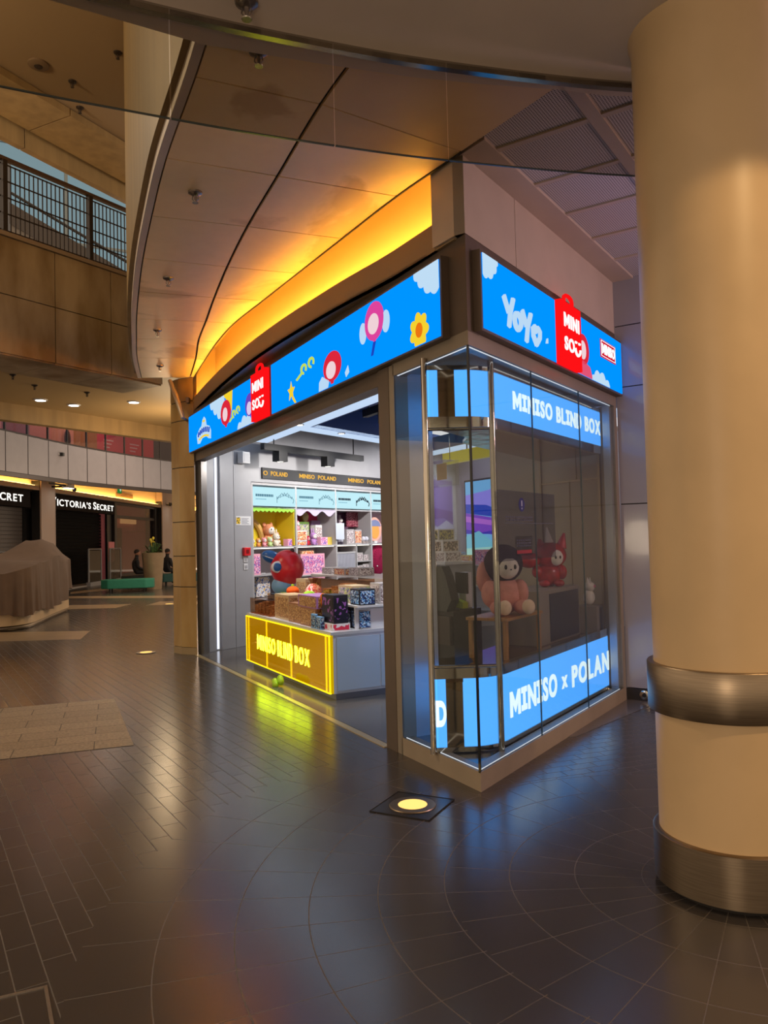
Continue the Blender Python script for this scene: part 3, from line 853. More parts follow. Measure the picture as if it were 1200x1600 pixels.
MB().box(2.965, 3.02, 0.03, 0.10, 0.125, 2.835).build('end_liner', mat('case_return_steel', (150, 150, 154), 0.25, 0.7), CASE)
g1 = MB(); g1.prism([Lp(1.0, .012), Lp(0.012, .016), Lp(0.012, .006), Lp(1.0, .002)], 0.125, 2.835)
g1.build('glass_pane', GLASS, CASE)
MB().box(0.010, 1.02, 0.004, 0.014, 0.125, 2.835).build('glass_pane', GLASS, CASE)
MB().box(1.024, 2.05, 0.004, 0.014, 0.125, 2.835).build('glass_pane', GLASS, CASE)
MB().box(2.054, 3.02, 0.004, 0.014, 0.125, 2.835).build('glass_pane', GLASS, CASE)
ed = MB(); ed.box(-0.001, 0.0095, 0.0, 0.014, 0.12, 2.835)
ed.build('corner_edge', mat('glass_corner', (14, 18, 20), 0.1), CASE)
el = MB()
for x in (1.022, 2.052):
    el.box(x - .0015, x + .0015, 0.003, 0.015, 0.125, 2.835)
el.build('pane_joint', mat('glass_edge2', (70, 90, 96), 0.2), CASE)
ls = MB(); ls.box(0.02, 2.96, 0.018, 0.026, 2.830, 2.834); ls.box(0.02, 2.96, 0.018, 0.022, 0.126, 0.130)
ls.prism([Lp(.98, .02), Lp(.04, .02), Lp(.04, .028), Lp(.98, .028)], 2.830, 2.834); ls.prism([Lp(.98, .02), Lp(.04, .02), Lp(.04, .024), Lp(.98, .024)], .126, .130)
ls.build('led_strip', LEDW, CASE)
# chrome-framed capsule with the lit bands
CAP = thing('display_capsule', 'round-cornered display stand with lit blue bands inside the glass show-case', 'display stand', FR)
P2, P1a = Vector((0.25, 0.46)), Vector((0.44, 0.22))
arc = []
e0, e1, e2 = Vector((0.40, 0.265)), Vector((0.475, 0.155)), Vector((0.66, 0.12))
for i in range(9):
    t = i / 8; arc.append((1 - t) ** 2 * e0 + 2 * t * (1 - t) * e1 + t * t * e2)
endp = Vector((2.96, 0.12))
seg1 = [P2, P2.lerp(e0, .3)]
gap_ = [P2.lerp(e0, .3), P2.lerp(e0, .8)]
seg2 = [P2.lerp(e0, .8)] + arc + [endp]
full = [P2] + arc + [endp]
for z0, z1, nm in ((0.16, 0.625, 'lower'), (2.45, 2.775, 'upper')):
    MB().wall(seg1, 0.03, z0, z1).build('light_panel', CYAN, CAP)
    MB().wall(seg2, 0.03, z0, z1).build('light_panel', CYAN, CAP)
    MB().wall([p + Vector((.01, .01)) for p in gap_], 0.02, z0, z1).build('mirror_panel', mat('mirror_panel', (150, 130, 104), 0.08, 1.0), CAP)
mb = MB()
for z0, z1 in ((0.125, 0.158), (0.627, 0.70), (2.37, 2.448), (2.777, 2.81)):
    mb.wall([p + (Vector((-.006, -.006)) if 1 else p) for p in full], 0.05, z0, z1)
mb.build('chrome_trim', CHROME, CAP)
for (px, py) in ((0.235, 0.475), (0.505, 0.092)):
    MB().cyl((px, py, 0.118), (px, py, 2.86), 0.022, n=16).build('pole', CHROME, CAP)
deck = [P2, (0.44, 0.22), (0.66, 0.13), (2.97, 0.13), (3.3, 0.85), (1.25, 0.72), (0.95, 0.52)]
MB().prism([tuple(p) for p in deck], 0.60, 0.64).build('deck', mat('deck_brown', (92, 66, 40), 0.12), CAP)
MB().prism([tuple(p) for p in deck], 2.375, 2.40).build('canopy', mat('canopy_mirror', (176, 150, 124), 0.14, 0.9, bump=.5, vscale=5), CAP)
mb = MB(); letters(mb, 'MINISO BLIND BOX', 0.93, 2.95, 2.55, 2.69, 0.12, 0.03, slab=True, gap=.13)
mb.build('lettering', LTXT, CAP)
letters(MB(), 'MINISO', 0.72, 1.62, 0.30, 0.485, 0.12, 0.035, slab=True, gap=.11).build('lettering', LTXT, CAP)
letters(MB(), 'x', 1.73, 1.86, 0.33, 0.43, 0.12, 0.03).build('lettering', LTXT, CAP)
letters(MB(), 'POLAN', 1.97, 2.96, 0.30, 0.485, 0.12, 0.035, slab=True, gap=.11).build('lettering', LTXT, CAP)
mb = MB(); letters(mb, 'D', 0.0, 0.07, 0.30, 0.48, 0, 0.05)
dd = mb.build('lettering', LTXT, CAP)
va = (e0 - P2).normalized(); dd.matrix_local = Matrix.Translation((P2.x + .0, P2.y - .004, 0)) @ Matrix.Rotation(math.atan2(va.y, va.x), 4, 'Z')
rl = MB(); rl.cyl((0.235, .475, 2.36), (0.505, .092, 2.36), .012, n=10); rl.cyl((0.235, .475, .71), (0.505, .092, .71), .012, n=10)
rl.build('cross_rail', CHROME, CAP)

# notices stuck on the glass
ns = thing('glass_notice', 'clear film with a blue exclamation mark stuck on the show-case glass', 'sticker', FR)
MB().box(0.36, 1.40, 0.0022, 0.0034, 1.43, 1.92).build('film', glass('film', (222, 222, 226), 1.6, .1), ns)
ex = MB().plate(blob(0.765, 1.825, .052, .05), 0.0008, 0.002).build('blue_disc', mat('notice_blue', (40, 44, 110), .4), ns)
mb = MB(); mb.box(.757, .773, -.0002, .0006, 1.815, 1.855); mb.box(.757, .773, -.0002, .0006, 1.792, 1.804)
mb.build('exclamation_mark', mat('notice_white', (190, 196, 210), .4), ex)
mb = MB()
for k, z in enumerate((1.735, 1.715)):
    for q in range(14):
        mb.box(.49 + q * .034, .49 + q * .034 + .022, 0.0008, .002, z - .006, z + .006)
mb.build('small_print', mat('notice_grey', (80, 84, 104), .5), ns)
MB().box(.48, 1.35, .0008, .002, 1.69, 1.694).build('rule', mat('notice_grey', (80, 84, 104), .5), ns)
ns2 = thing('glass_notice', 'small pale notice with a red bar low on the show-case glass', 'sticker', FR)
MB().box(.64, .94, .0022, .0034, 1.46, 1.60).build('film', glass('film', (222, 222, 226), 1.6, .1), ns2)
MB().box(.66, .92, .0008, .002, 1.475, 1.50).build('red_bar', mat('notice_red', (150, 50, 60), .5), ns2)
mb = MB()
for z in (1.57, 1.55, 1.53):
    for q in range(7):
        mb.box(.66 + q * .037, .66 + q * .037 + .026, .0008, .002, z - .005, z + .005)
mb.build('small_print', mat('notice_grey', (80, 84, 104), .5), ns2)

# end partition behind the show-case
ep = MB()
FP = FR @ Matrix.Translation((3.10, 0.10, 0)) @ Matrix.Rotation(math.atan2(k2, k1), 4, 'Z')
ep.box(0, 1.9, -0.06, 0.0, 0, 2.86)
struct(ep.build('wall_partition', mat('partition_paint', (180, 160, 132), 0.5, var=.04), frame=FP))
dt = MB()
dt.box(0.10, 0.13, 0.0, 0.02, 0.64, 2.42); dt.box(1.0, 1.03, 0.0, 0.02, 0.64, 2.42); dt.box(0.10, 1.03, 0.0, 0.02, 2.42, 2.45)
dt.box(.13, 1.0, 0.0, .012, 2.15, 2.17); dt.box(0.56, .566, 0.0, .008, .64, 2.16); dt.box(0.45, .456, 0.0, .01, 2.17, 2.42)
struct(dt.build('trim_partition', mat('partition_trim', (170, 148, 116), 0.35, .3), frame=FP))

# plinths and little table on the deck
pA = thing('display_plinth', 'large grey box plinth standing on the deck of the show-case', 'plinth', FR, (0, 0, 0.64))
MB().box(1.90, 2.88, 0.36, 0.76, 0, 0.475).build('body', mat('plinth_grey', (150, 142, 132), .5), pA, bevel=.004)
MB().box(2.12, 2.84, 0.352, 0.36, 0.02, 0.44).build('dark_panel', mat('plinth_dark', (62, 62, 66), .3), pA)
pB = thing('display_plinth', 'small low grey plinth at the far end of the show-case', 'plinth', FR, (0, 0, 0.64))
MB().box(2.92, 3.10, 0.20, 0.40, 0, 0.27).build('body', mat('plinth_grey', (150, 142, 132), .5), pB, bevel=.004)
MB().box(2.99, 3.04, 0.192, 0.20, 0.02, 0.25).build('dark_panel', mat('plinth_dark', (62, 62, 66), .3), pB)
tb = thing('side_table', 'small wooden table under the pink plush in the show-case', 'table', FR, (0, 0, 0.64))
WOOD = mat('pale_wood', (176, 132, 78), .35, var=.15, vscale=6, stretch=(1, 12, 1))
MB().box(1.10, 1.82, 0.30, 0.66, 0.30, 0.325).build('tabletop', WOOD, tb, bevel=.004)
for x in (1.13, 1.79):
    for y in (.33, .63):
        MB().box(x - .015, x + .015, y - .015, y + .015, 0, .30).build('leg', WOOD, tb)


# ================================================================ PLUSH TOYS
def plush(name, label, frame, loc, h, body, group=None, ears='round', face=None, rz=0.0, belly=None, feet=True, cat='plush toy'):
    """a sitting soft toy, h tall: body with head, ears, arms and feet; eyes and muzzle as parts"""
    t = thing(name, label, cat, frame, loc, rz, group)
    m = MB(); s = h
    m.ball((0, 0, .24 * s), (.23 * s, .20 * s, .25 * s), 14, 9)
    m.ball((0, -.02 * s, .66 * s), (.27 * s, .24 * s, .25 * s), 16, 10)
    for k in (-1, 1):
        if ears == 'round':
            m.ball((k * .2 * s, .02 * s, .88 * s), (.09 * s, .05 * s, .09 * s), 10, 6)
        elif ears == 'long':
            m.ball((k * .11 * s, .03 * s, 1.02 * s), (.06 * s, .04 * s, .2 * s), 10, 6)
        elif ears == 'cat':
            m.cyl((k * .17 * s, 0, .82 * s), (k * .2 * s, .01 * s, 1.0 * s), .09 * s, .01 * s, 10)
        m.ball((k * .23 * s, -.08 * s, .32 * s), (.07 * s, .1 * s, .12 * s), 10, 6)
        if feet:
            m.ball((k * .14 * s, -.2 * s, .08 * s), (.09 * s, .12 * s, .08 * s), 10, 6)
    m.build('body', body, t)
    if face:
        MB().ball((0, -.16 * s, .64 * s), (.19 * s, .12 * s, .17 * s), 14, 9).build('face', face, t)
    e = MB()
    for k in (-1, 1):
        e.ball((k * .085 * s, -.265 * s, .68 * s), (.025 * s, .02 * s, .035 * s), 8, 6)
    e.build('eyes', BLACK, t)
    if belly:
        MB().ball((0, -.07 * s, .24 * s), (.16 * s, .15 * s, .18 * s), 12, 8).build('belly', belly, t)
    return t


def fab(n, c, v=.1):
    return mat('plush_' + n, c, .9, var=v, vscale=20, spec=.2)


# pink plush with the dark hood and pale face
t = thing('hooded_plush', 'seated pink plush with dark hood and pale face in the show-case', 'plush toy', FR, (1.45, .49, 0.968), math.radians(-42))
m = MB(); m.ball((0, 0, .15), (.16, .14, .16)); m.ball((-.13, -.04, .17), (.07, .09, .11)); m.ball((.13, -.04, .17), (.07, .09, .11))
m.ball((-.1, -.16, .06), (.07, .13, .06)); m.ball((.1, -.16, .06), (.07, .13, .06)); m.ball((-.16, .02, .30), (.06, .05, .13)); m.build('body', fab('pink_pale', (214, 150, 138)), t)
for k in (-1, 1):
    MB().ball((k * .1, -.27, .07), (.055, .035, .06)).build('foot', fab('cream', (232, 208, 186)), t)
m = MB(); m.ball((0, -.02, .41), (.165, .14, .16)); m.build('hood', fab('dark_brown', (58, 44, 42)), t)
f = MB().ball((0, -.10, .385), (.10, .075, .10)).build('face', fab('white', (236, 230, 224)), t)
e = MB(); e.ball((-.04, -.168, .385), (.012, .01, .02)); e.ball((.04, -.168, .385), (.012, .01, .02)); e.ball((0, -.178, .365), (.007, .006, .006)); e.build('eyes', BLACK, f)
# red shiny dragon-like plush on the plinth
t = thing('red_toy', 'glossy red toy with pale horn and white face on the grey plinth', 'toy', FR, (2.62, .56, 1.118), math.radians(-50))
RG = mat('glossy_red', (176, 26, 36), .22, var=.25, vscale=14, bump=.4)
m = MB(); m.ball((0, 0, .11), (.12, .10, .12)); m.ball((.02, 0, .29), (.16, .13, .13)); m.ball((-.19, -.02, .25), (.11, .09, .075)); m.ball((-.12, -.03, .14), (.05, .06, .06)); m.ball((.12, -.03, .13), (.05, .06, .07))
m.cyl((.13, 0, .36), (.17, .01, .50), .055, .012); m.cyl((-.06, 0, .37), (-.08, .01, .45), .05, .012)
for k in (-1, 1):
    m.ball((k * .07, -.09, .03), (.05, .07, .035))
m.build('body', RG, t)
f = MB().ball((.05, -.10, .27), (.065, .05, .075)).build('face', fab('white', (236, 230, 224)), t)
e = MB(); e.ball((.028, -.146, .275), (.010, .008, .016)); e.ball((.072, -.146, .275), (.010, .008, .016)); e.build('eyes', BLACK, f)
MB().cyl((.02, 0, .39), (.0, .01, .56), .045, .005).build('horn', fab('white', (236, 230, 224)), t)
t = thing('rainbow_toy', 'small white soft toy with a rainbow tail on the low plinth', 'toy', FR, (3.0, .30, .91), 0)
m = MB(); m.ball((0, 0, .075), (.06, .055, .075)); m.ball((0, -.01, .18), (.05, .05, .05)); m.cyl((-.03, 0, .21), (-.035, 0, .27), .02, .004, 8); m.cyl((.03, 0, .21), (.035, 0, .27), .02, .004, 8); m.build('body', fab('white', (236, 230, 224)), t)
for r, c in ((.075, (230, 70, 110)), (.06, (240, 190, 70)), (.045, (120, 190, 120))):
    MB().tube([(.05 + r * math.cos(a), .0, .02 + r * math.sin(a)) for a in [PI * i / 10 for i in range(11)]], .0085, 8).build('rainbow_arc', fab('arc%d' % int(r * 1000), c), t)
MB().ball((0, -.055, .185), (.022, .012, .015)).build('muzzle', fab('pink', (232, 140, 170)), t)


# ================================================================ INSIDE THE SHOP
wl = MB()
wl.box(-0.02, 0.20, 0.0, 0.1, 0, 3.6); wl.box(0.34, 0.62, 0.0, 0.1, 0, 3.6); wl.box(0.20, 0.34, 0.03, 0.1, 0, 3.6)
wl.box(0.63, 1.02, 0.0, 0.1, 0, 3.6); wl.box(1.02, 9.0, 0.0, 0.1, 2.575, 3.6); wl.box(1.02, 5.5, 0.46, 0.5, 0, 2.575); wl.box(5.5, 9.0, 0.0, 0.1, 0, 2.575)
struct(wl.build('wall_shop_left', GREYP, frame=FW))
led = MB().box(0.255, 0.285, 0.012, 0.028, 0.02, 2.92)
tag(led.build('vertical_light', LEDW, frame=FW), 'tall thin white light strip on the wall inside the shop entrance', 'light strip')
struct(MB().box(-0.13, -0.02, -0.10, 0.02, 0, 2.93).build('trim_entrance', mat('jamb_grey', (128, 124, 122), .3, .5), frame=FW))
struct(MB().box(-15, -4.0, 7.04, 7.14, 0, 3.7).build('wall_shop_back', mat('shop_back_paint', (168, 164, 176), .5), frame=FL))
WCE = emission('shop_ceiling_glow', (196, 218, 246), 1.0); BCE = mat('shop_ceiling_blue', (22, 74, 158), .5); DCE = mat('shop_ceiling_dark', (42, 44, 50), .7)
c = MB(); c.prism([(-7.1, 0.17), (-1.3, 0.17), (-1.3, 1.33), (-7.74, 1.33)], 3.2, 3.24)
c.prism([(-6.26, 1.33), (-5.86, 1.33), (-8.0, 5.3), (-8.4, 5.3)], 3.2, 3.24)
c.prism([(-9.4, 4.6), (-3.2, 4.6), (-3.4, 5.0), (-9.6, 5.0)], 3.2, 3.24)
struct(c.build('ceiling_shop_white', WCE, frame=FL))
c = MB(); c.prism([(-5.9, 1.30), (-1.3, 1.30), (-4.9, 8), (-10.4, 8), (-8.04, 5.28)], 3.55, 3.6)
c.prism([(-5.85, 1.335), (-1.3, 1.335), (-1.3, 1.36), (-5.85, 1.36)], 3.2, 3.55); c.prism([(-5.86, 1.33), (-8.0, 5.3), (-8.02, 5.3), (-5.89, 1.33)], 3.2, 3.55)
c.box(-7.2, -3.6, 3.6, 3.66, 3.0, 3.2)
struct(c.build('ceiling_shop_blue', BCE, frame=FL))  # coloured light in the recess is put into this blue paint
c = MB(); c.prism([(-7.7, 1.30), (-5.9, 1.30), (-8.04, 5.28), (-10.4, 8), (-11.3, 8)], 3.5, 3.55)
struct(c.build('ceiling_shop_dark', DCE, frame=FL))
struct(MB().prism([(-7.02, 0.15), (-0.4, 0.15), (-5.2, 9), (-11.8, 9)], 3.62, 3.75).build('ceiling_shop_slab', DARK, frame=FL))

# shop lighting: added glow panel at the back as unseen fill, track spots aimed at the shelving and counter
struct(MB().prism([(-9.3, 4.2), (-4.2, 4.2), (-5.2, 6.9), (-10.3, 6.9)], 3.44, 3.48).build('ceiling_fill_panel', emission('shop_fill_glow', (236, 234, 238), 1.15), frame=FL))
for i, s_ in enumerate((1.3, 2.4, 3.5, 4.7, 6.6)):
    lamp('shelf_spot_%d' % (i + 1), 'SPOT', FW @ Vector((s_, -1.5, 2.98)), 105, (1.0, .95, .9), FW @ Vector((s_, .2, 1.75)), spot=2.0, blend=.6, radius=.05)
for i, x in enumerate((-5.3, -4.4, -3.5)):
    lamp('counter_spot_%d' % (i + 1), 'SPOT', FL @ Vector((x, .30, 3.15)), 170, (1.0, .95, .9), FL @ Vector((x, 1.0, .7)), spot=.85, blend=.6, radius=.05)

lamp('counter_side_fill', 'SPOT', FL @ Vector((-2.2, .85, 3.15)), 170, (.82, .9, 1.0), FL @ Vector((-2.9, .85, .4)), spot=.95, blend=.7, radius=.06)  # added fill that brightens the counter's side panel

# ---- wall shelving
SH = thing('shelving_unit', 'tall grey wall shelving with lit header panels along the left wall of the shop', 'shelving', FW)
SHM = mat('shelf_grey', (176, 174, 176), .4)
ups = (1.03, 2.105, 3.22, 4.345, 5.47)
for s in ups:
    MB().box(s - .02, s + .02, 0.0, .44, 0, 2.53).build('upright', SHM, SH)
MB().box(1.01, 5.49, -.005, .44, 2.53, 2.565).build('top_board', SHM, SH)
MB().box(1.01, 5.49, .44, .455, 0, 2.53).build('back_panel', mat('shelf_back', (150, 140, 146), .5), SH)
MB().box(1.01, 5.49, .02, .44, 0, .12).build('plinth', SHM, SH)
rows = {0: (1.53, 1.08, .70), 1: (1.53, 1.02, .60), 2: (1.53, .94, .55), 3: (1.53, .90, .5)}
hdr = emission('header_panel', (196, 240, 250), 1.0); INK = emission('header_ink', (92, 138, 160), .9); INK2 = emission('header_ink_dark', (30, 44, 60), .8); PALEINK = emission('header_ink_pale', (140, 196, 220), .9)
for b in range(4):
    a0, a1 = ups[b] + .02, ups[b + 1] - .02
    for z in rows[b] + (2.17,):
        MB().box(a0, a1, .0, .44, z - .02, z + .0).build('shelf_board', SHM, SH)
    h = MB().box(a0, a1, -.004, .03, 2.195, 2.50).build('header_panel', hdr, SH)
    mb = MB()
    random.seed(20 + b)
    x = a0 + .06
    for q in range(10):
        w = .02 + .02 * random.random(); mb.box(x, x + w, -.0065, -.004, 2.345, 2.385); x += w + .009
    mb.build('blurred_heading', INK if b < 2 else INK2, h)
    mb = MB(); x = a0 + .06
    for q in range(9):
        w = .014 + .012 * random.random(); mb.box(x, x + w, -.0065, -.004, 2.295, 2.31); x += w + .008
    mb.build('blurred_line', PALEINK, h)
    if b < 3:
        cx = a1 - .27
        q_ = [(cx - .2, 2.25)]
        for q in range(26):
            q_.append((cx - .2 + .4 * q / 25 + .03 * math.sin(q * 2.6), 2.32 + .07 * math.sin(PI * q / 25) + .035 * math.cos(q * 2.1)))
        MB().tube([(u_, -.006, v_) for u_, v_ in q_ + [(cx + .2, 2.25)]], .005 if b < 2 else .009, 5).build('line_drawing', INK if b < 2 else INK2, h)
MB().box(2.06, 2.075, .02, .43, 1.54, 2.165).build('side_liner', mat('liner_yellow', (236, 210, 40), .5), SH)
MB().box(1.05, 2.06, .425, .438, 1.54, 2.165).build('back_liner', mat('liner_yellow', (236, 210, 40), .5), SH)
wv = [(1.05, 2.17), (2.06, 2.17)] + [(2.06 - 1.01 * i / 40, 2.105 + .014 * math.sin(i * 1.57)) for i in range(41)]
MB().plate(wv, .0, .012).build('wavy_trim', mat('liner_lime', (150, 214, 60), .5), SH)
mb = MB(); mb.tube([(1.28 + .38 * math.cos(a), .38, 1.62 + .38 * math.sin(a)) for a in [PI * i / 20 for i in range(21)]], .045, 8)
mb.build('arch_ornament', mat('arch_peach', (236, 190, 110), .5), SH)
MB().box(2.125, 3.20, .425, .438, 1.54, 2.165).build('back_liner', mat('liner_magenta', (206, 24, 92), .5), SH)
wv = [(2.125, 2.17), (3.2, 2.17)] + [(3.2 - 1.075 * i / 30, 2.085 + .045 * math.sin(i * .55 + 2)) for i in range(31)]
MB().plate(wv, .0, .012).build('wavy_trim', mat('liner_pale', (190, 180, 210), .5), SH)
MB().box(2.95, 3.2, .36, .42, 1.54, 1.98).build('violet_panel', mat('liner_violet', (150, 120, 170), .5), SH)
MB().box(3.24, 4.325, .425, .438, 1.54, 2.165).build('back_liner', mat('liner_plum', (110, 70, 100), .5), SH)
MB().box(3.95, 4.32, .30, .32, 1.86, 2.15).build('text_card', printed('plum_card', [(104, 18, 44), (104, 18, 44), (190, 120, 130)], 34), SH)
MB().box(4.365, 5.45, .425, .438, 1.54, 2.165).build('back_liner', mat('liner_rose', (214, 180, 190), .5), SH)
MB().box(3.86, 3.885, .02, .43, .95, 1.51).build('divider', SHM, SH)
MB().box(3.885, 4.325, .02, .43, 1.185, 1.20).build('shelf_board', SHM, SH)
for b in range(4):
    MB().box(ups[b] + .05, ups[b + 1] - .05, .03, .05, 2.155, 2.163).build('shelf_fill_strip', emission('shelf_fill_glow', (255, 244, 230), 3.0), SH)  # glow strips added to brighten the shelf bays
    MB().box(ups[b] + .05, ups[b + 1] - .05, .03, .05, 1.498, 1.506).build('shelf_fill_strip', emission('shelf_fill_glow', (255, 244, 230), 3.0), SH)

# scrolling strip over the shelving
LS = thing('led_ticker', 'long black strip display over the wall shelving with repeating amber letters', 'sign', FW)
MB().box(1.25, 5.35, -.03, -.001, 2.635, 2.815).build('case', mat('ticker_black', (28, 28, 30), .5), LS)
AMT = emission('ticker_amber', (255, 196, 84), 1.0)
for w_, a_, b_ in (('O', 1.27, 1.37), ('POLAND', 1.45, 1.86), ('MINISO', 2.17, 2.58), ('POLAND', 2.68, 3.20), ('MINISO', 3.58, 4.07), ('POLAND', 4.2, 4.72)):
    letters(MB(), w_, a_, b_, 2.69, 2.765, -.03, .012).build('lettering', AMT, LS)

# small fittings on the entrance wall
fa_ = thing('fire_alarm', 'red fire alarm call point on the grey wall beside the shelving', 'fire alarm', FW)
MB().box(.79, .93, -.05, -.001, 1.40, 1.53).build('box', mat('alarm_red', (206, 30, 36), .35), fa_, bevel=.006)
MB().box(.83, .89, -.054, -.05, 1.435, 1.495).build('press_panel', mat('alarm_dark', (120, 16, 20), .3), fa_)
sw = thing('wall_switch', 'pale switch plate under the red fire alarm, upper one', 'switch', FW)
MB().box(.81, .90, -.012, -.001, 1.30, 1.385).build('plate', WHITEP, sw, bevel=.003); MB().box(.83, .88, -.018, -.012, 1.32, 1.365).build('rocker', GREYP, sw)
sw = thing('wall_switch', 'pale switch plate under the red fire alarm, lower one', 'switch', FW)
MB().box(.81, .90, -.012, -.001, 1.18, 1.275).build('plate', WHITEP, sw, bevel=.003); MB().box(.83, .88, -.018, -.012, 1.205, 1.25).build('rocker', GREYP, sw)
nt_ = thing('wall_notice', 'white notice with a yellow square on the grey entrance wall', 'notice', FW)
MB().box(.66, .99, -.006, -.001, 1.88, 2.02).build('sheet', WHITEP, nt_)
MB().box(.67, .75, -.009, -.006, 1.90, 2.00).build('yellow_square', printed('notice_mark', [(230, 190, 40), (230, 190, 40), (40, 36, 30)], 26), nt_)
mb = MB()
for q in range(5):
    mb.box(.78, .94 - .03 * (q % 2), -.008, -.006, 1.90 + q * .02, 1.906 + q * .02)
mb.build('small_print', mat('notice_grey', (80, 84, 104), .5), nt_)
sp = thing('wall_speaker', 'small white loudspeaker high on the entrance wall below the ceiling', 'speaker', FW)
MB().box(.70, .86, -.14, -.02, 2.84, 3.02).build('cabinet', WHITEP, sp, bevel=.008); MB().box(.72, .84, -.145, -.14, 2.86, 3.0).build('grille', mat('speaker_grille', (190, 190, 192), .6), sp); MB().box(.76, .80, -.02, -.001, 2.9, 2.95).build('bracket', GREYP, sp)

# ---- goods on the wall shelving
NB = [0]


def pbox(name, label, frame, x0, x1, y0, y1, z0, z1, body, print_m=None, group=None, cat='box'):
    t = thing(name, label, cat, frame, ((x0 + x1) / 2, (y0 + y1) / 2, z0), 0, group)
    w, d, h = (x1 - x0) / 2, (y1 - y0) / 2, z1 - z0
    MB().box(-w, w, -d, d, 0, h).build('carton', body, t)
    if print_m:
        MB().box(-w * .88, w * .88, -d - .003, -d, h * .08, h * .9).build('printed_panel', print_m, t)
        if frame is FL:
            MB().box(w, w + .003, -d * .88, d * .88, h * .08, h * .9).build('printed_panel', print_m, t)
    return t


def plain(n, c, r=.45):
    return mat('carton_' + n, c, r)


PK = plain('pink', (236, 170, 190)); WH = plain('white', (226, 222, 220)); YE = plain('yellow', (226, 200, 90)); BU = plain('blue', (120, 170, 214)); BK = plain('black', (30, 28, 36)); BG = plain('beige', (196, 170, 130)); BR = plain('brown', (160, 112, 78)); PU = plain('purple', (160, 110, 170)); GR = plain('green', (120, 160, 70)); SI = plain('silver', (180, 174, 174), .25)
P_PINK = printed('print_pink', [(240, 150, 190), (250, 210, 220), (200, 90, 150), (120, 110, 190)], 24)
P_WARM = printed('print_warm', [(236, 220, 200), (214, 120, 80), (240, 190, 120), (170, 70, 60)], 28)
P_BLUE = printed('print_blue', [(26, 30, 60), (110, 170, 220), (40, 60, 120), (200, 220, 240)], 34)
P_GRN = printed('print_green', [(220, 214, 150), (150, 180, 90), (90, 90, 140), (180, 160, 200)], 30)
P_SILV = printed('print_silver', [(206, 196, 196), (150, 130, 134), (236, 228, 226), (110, 92, 96)], 40)
P_GOLD = printed('print_gold', [(196, 150, 96), (160, 112, 66), (220, 186, 130), (130, 86, 54)], 36)
# yellow bay
Z = 1.53
ylist = [(1.30, .20, .20, 'navy', (70, 66, 120), 'cat', 'dark blue plush at the left end of the yellow shelf bay', 1.73 - .12), (1.74, .26, .25, 'peach', (226, 150, 110), 'round', 'large peach plush standing over the others in the yellow shelf bay', 0),
         (1.17, .08, .15, 'lemon', (240, 216, 110), 'round', 'lemon yellow plush, first in the front row of the yellow shelf bay', 0), (1.30, .08, .15, 'orange', (236, 160, 90), 'cat', 'orange plush, second in the front row of the yellow shelf bay', 0),
         (1.44, .08, .16, 'rose', (236, 160, 170), 'round', 'rose plush, third in the front row of the yellow shelf bay', 0), (1.58, .08, .17, 'mint', (190, 214, 150), 'round', 'mint green plush in the front row of the yellow shelf bay', 0),
         (1.75, .10, .24, 'ivory', (232, 220, 204), 'long', 'ivory long-eared plush on the right of the yellow shelf bay', 0), (1.90, .22, .24, 'blush', (240, 190, 190), 'cat', 'blush pink plush beside the pink box in the yellow shelf bay', 0)]
for x, y, h, n, c_, e, lab, zz in ylist[1:]:
    hh = .42 if n == 'peach' else h
    plush('plush_toy', lab, FW, (x, y + .06, Z), hh, fab(n, c_), 'soft toys in the yellow shelf bay', e, fab('white', (236, 230, 224)))
plush('plush_toy', ylist[0][6], FW, (1.22, .30, Z), .36, fab('navy', (70, 66, 120)), 'soft toys in the yellow shelf bay', 'cat', fab('white', (236, 230, 224)))
pbox('gift_box', 'small pink box at the right end of the yellow shelf bay', FW, 1.93, 2.04, .05, .15, Z, Z + .12, PK, P_PINK)
# magenta bay
pbox('gift_box', 'low white and blue box at the left end of the magenta shelf bay', FW, 2.15, 2.45, .06, .2, Z, Z + .08, BU, P_WARM)
pbox('gift_box', 'white box lying on the low blue box in the magenta shelf bay', FW, 2.16, 2.45, .06, .2, Z + .08, Z + .26, WH, P_WARM)
plush('plush_toy', 'pink plush sitting on the stacked boxes in the magenta shelf bay', FW, (2.28, .14, Z + .26), .18, fab('rose', (236, 160, 170)), None, 'round', fab('white', (236, 230, 224)))
pbox('gift_box', 'green box at the back of the magenta shelf bay', FW, 2.48, 2.76, .26, .38, Z, Z + .42, GR, P_GRN)
t = thing('round_tin', 'round golden tin lid standing on the green box in the magenta bay', 'tin', FW, (2.70, .32, Z + .42))
MB().cyl((0, -.03, .09), (0, .03, .09), .09, n=24).build('body', mat('tin_gold', (176, 140, 70), .3, .7), t); MB().cyl((0, -.036, .09), (0, -.03, .09), .075, n=24).build('lid', mat('tin_gold_light', (206, 170, 96), .3, .6), t)
plush('plush_toy', 'small red plush in the front of the magenta shelf bay', FW, (2.53, .12, Z), .18, fab('red', (186, 40, 60)), None, 'round', fab('rose', (236, 160, 170)))
plush('plush_toy', 'purple long-eared plush in the middle of the magenta shelf bay', FW, (2.71, .14, Z), .25, fab('purple', (176, 130, 190)), None, 'long', fab('white', (236, 230, 224)))
pbox('gift_box', 'pink box in front of the tall box in the magenta shelf bay', FW, 2.82, 3.02, .05, .14, Z, Z + .14, PK, P_PINK)
pbox('gift_box', 'tall pale box in the middle of the magenta shelf bay', FW, 2.82, 3.0, .16, .28, Z, Z + .36, WH, P_SILV)
pbox('gift_box', 'yellow box at the right end of the magenta shelf bay', FW, 3.04, 3.19, .08, .2, Z, Z + .14, YE)
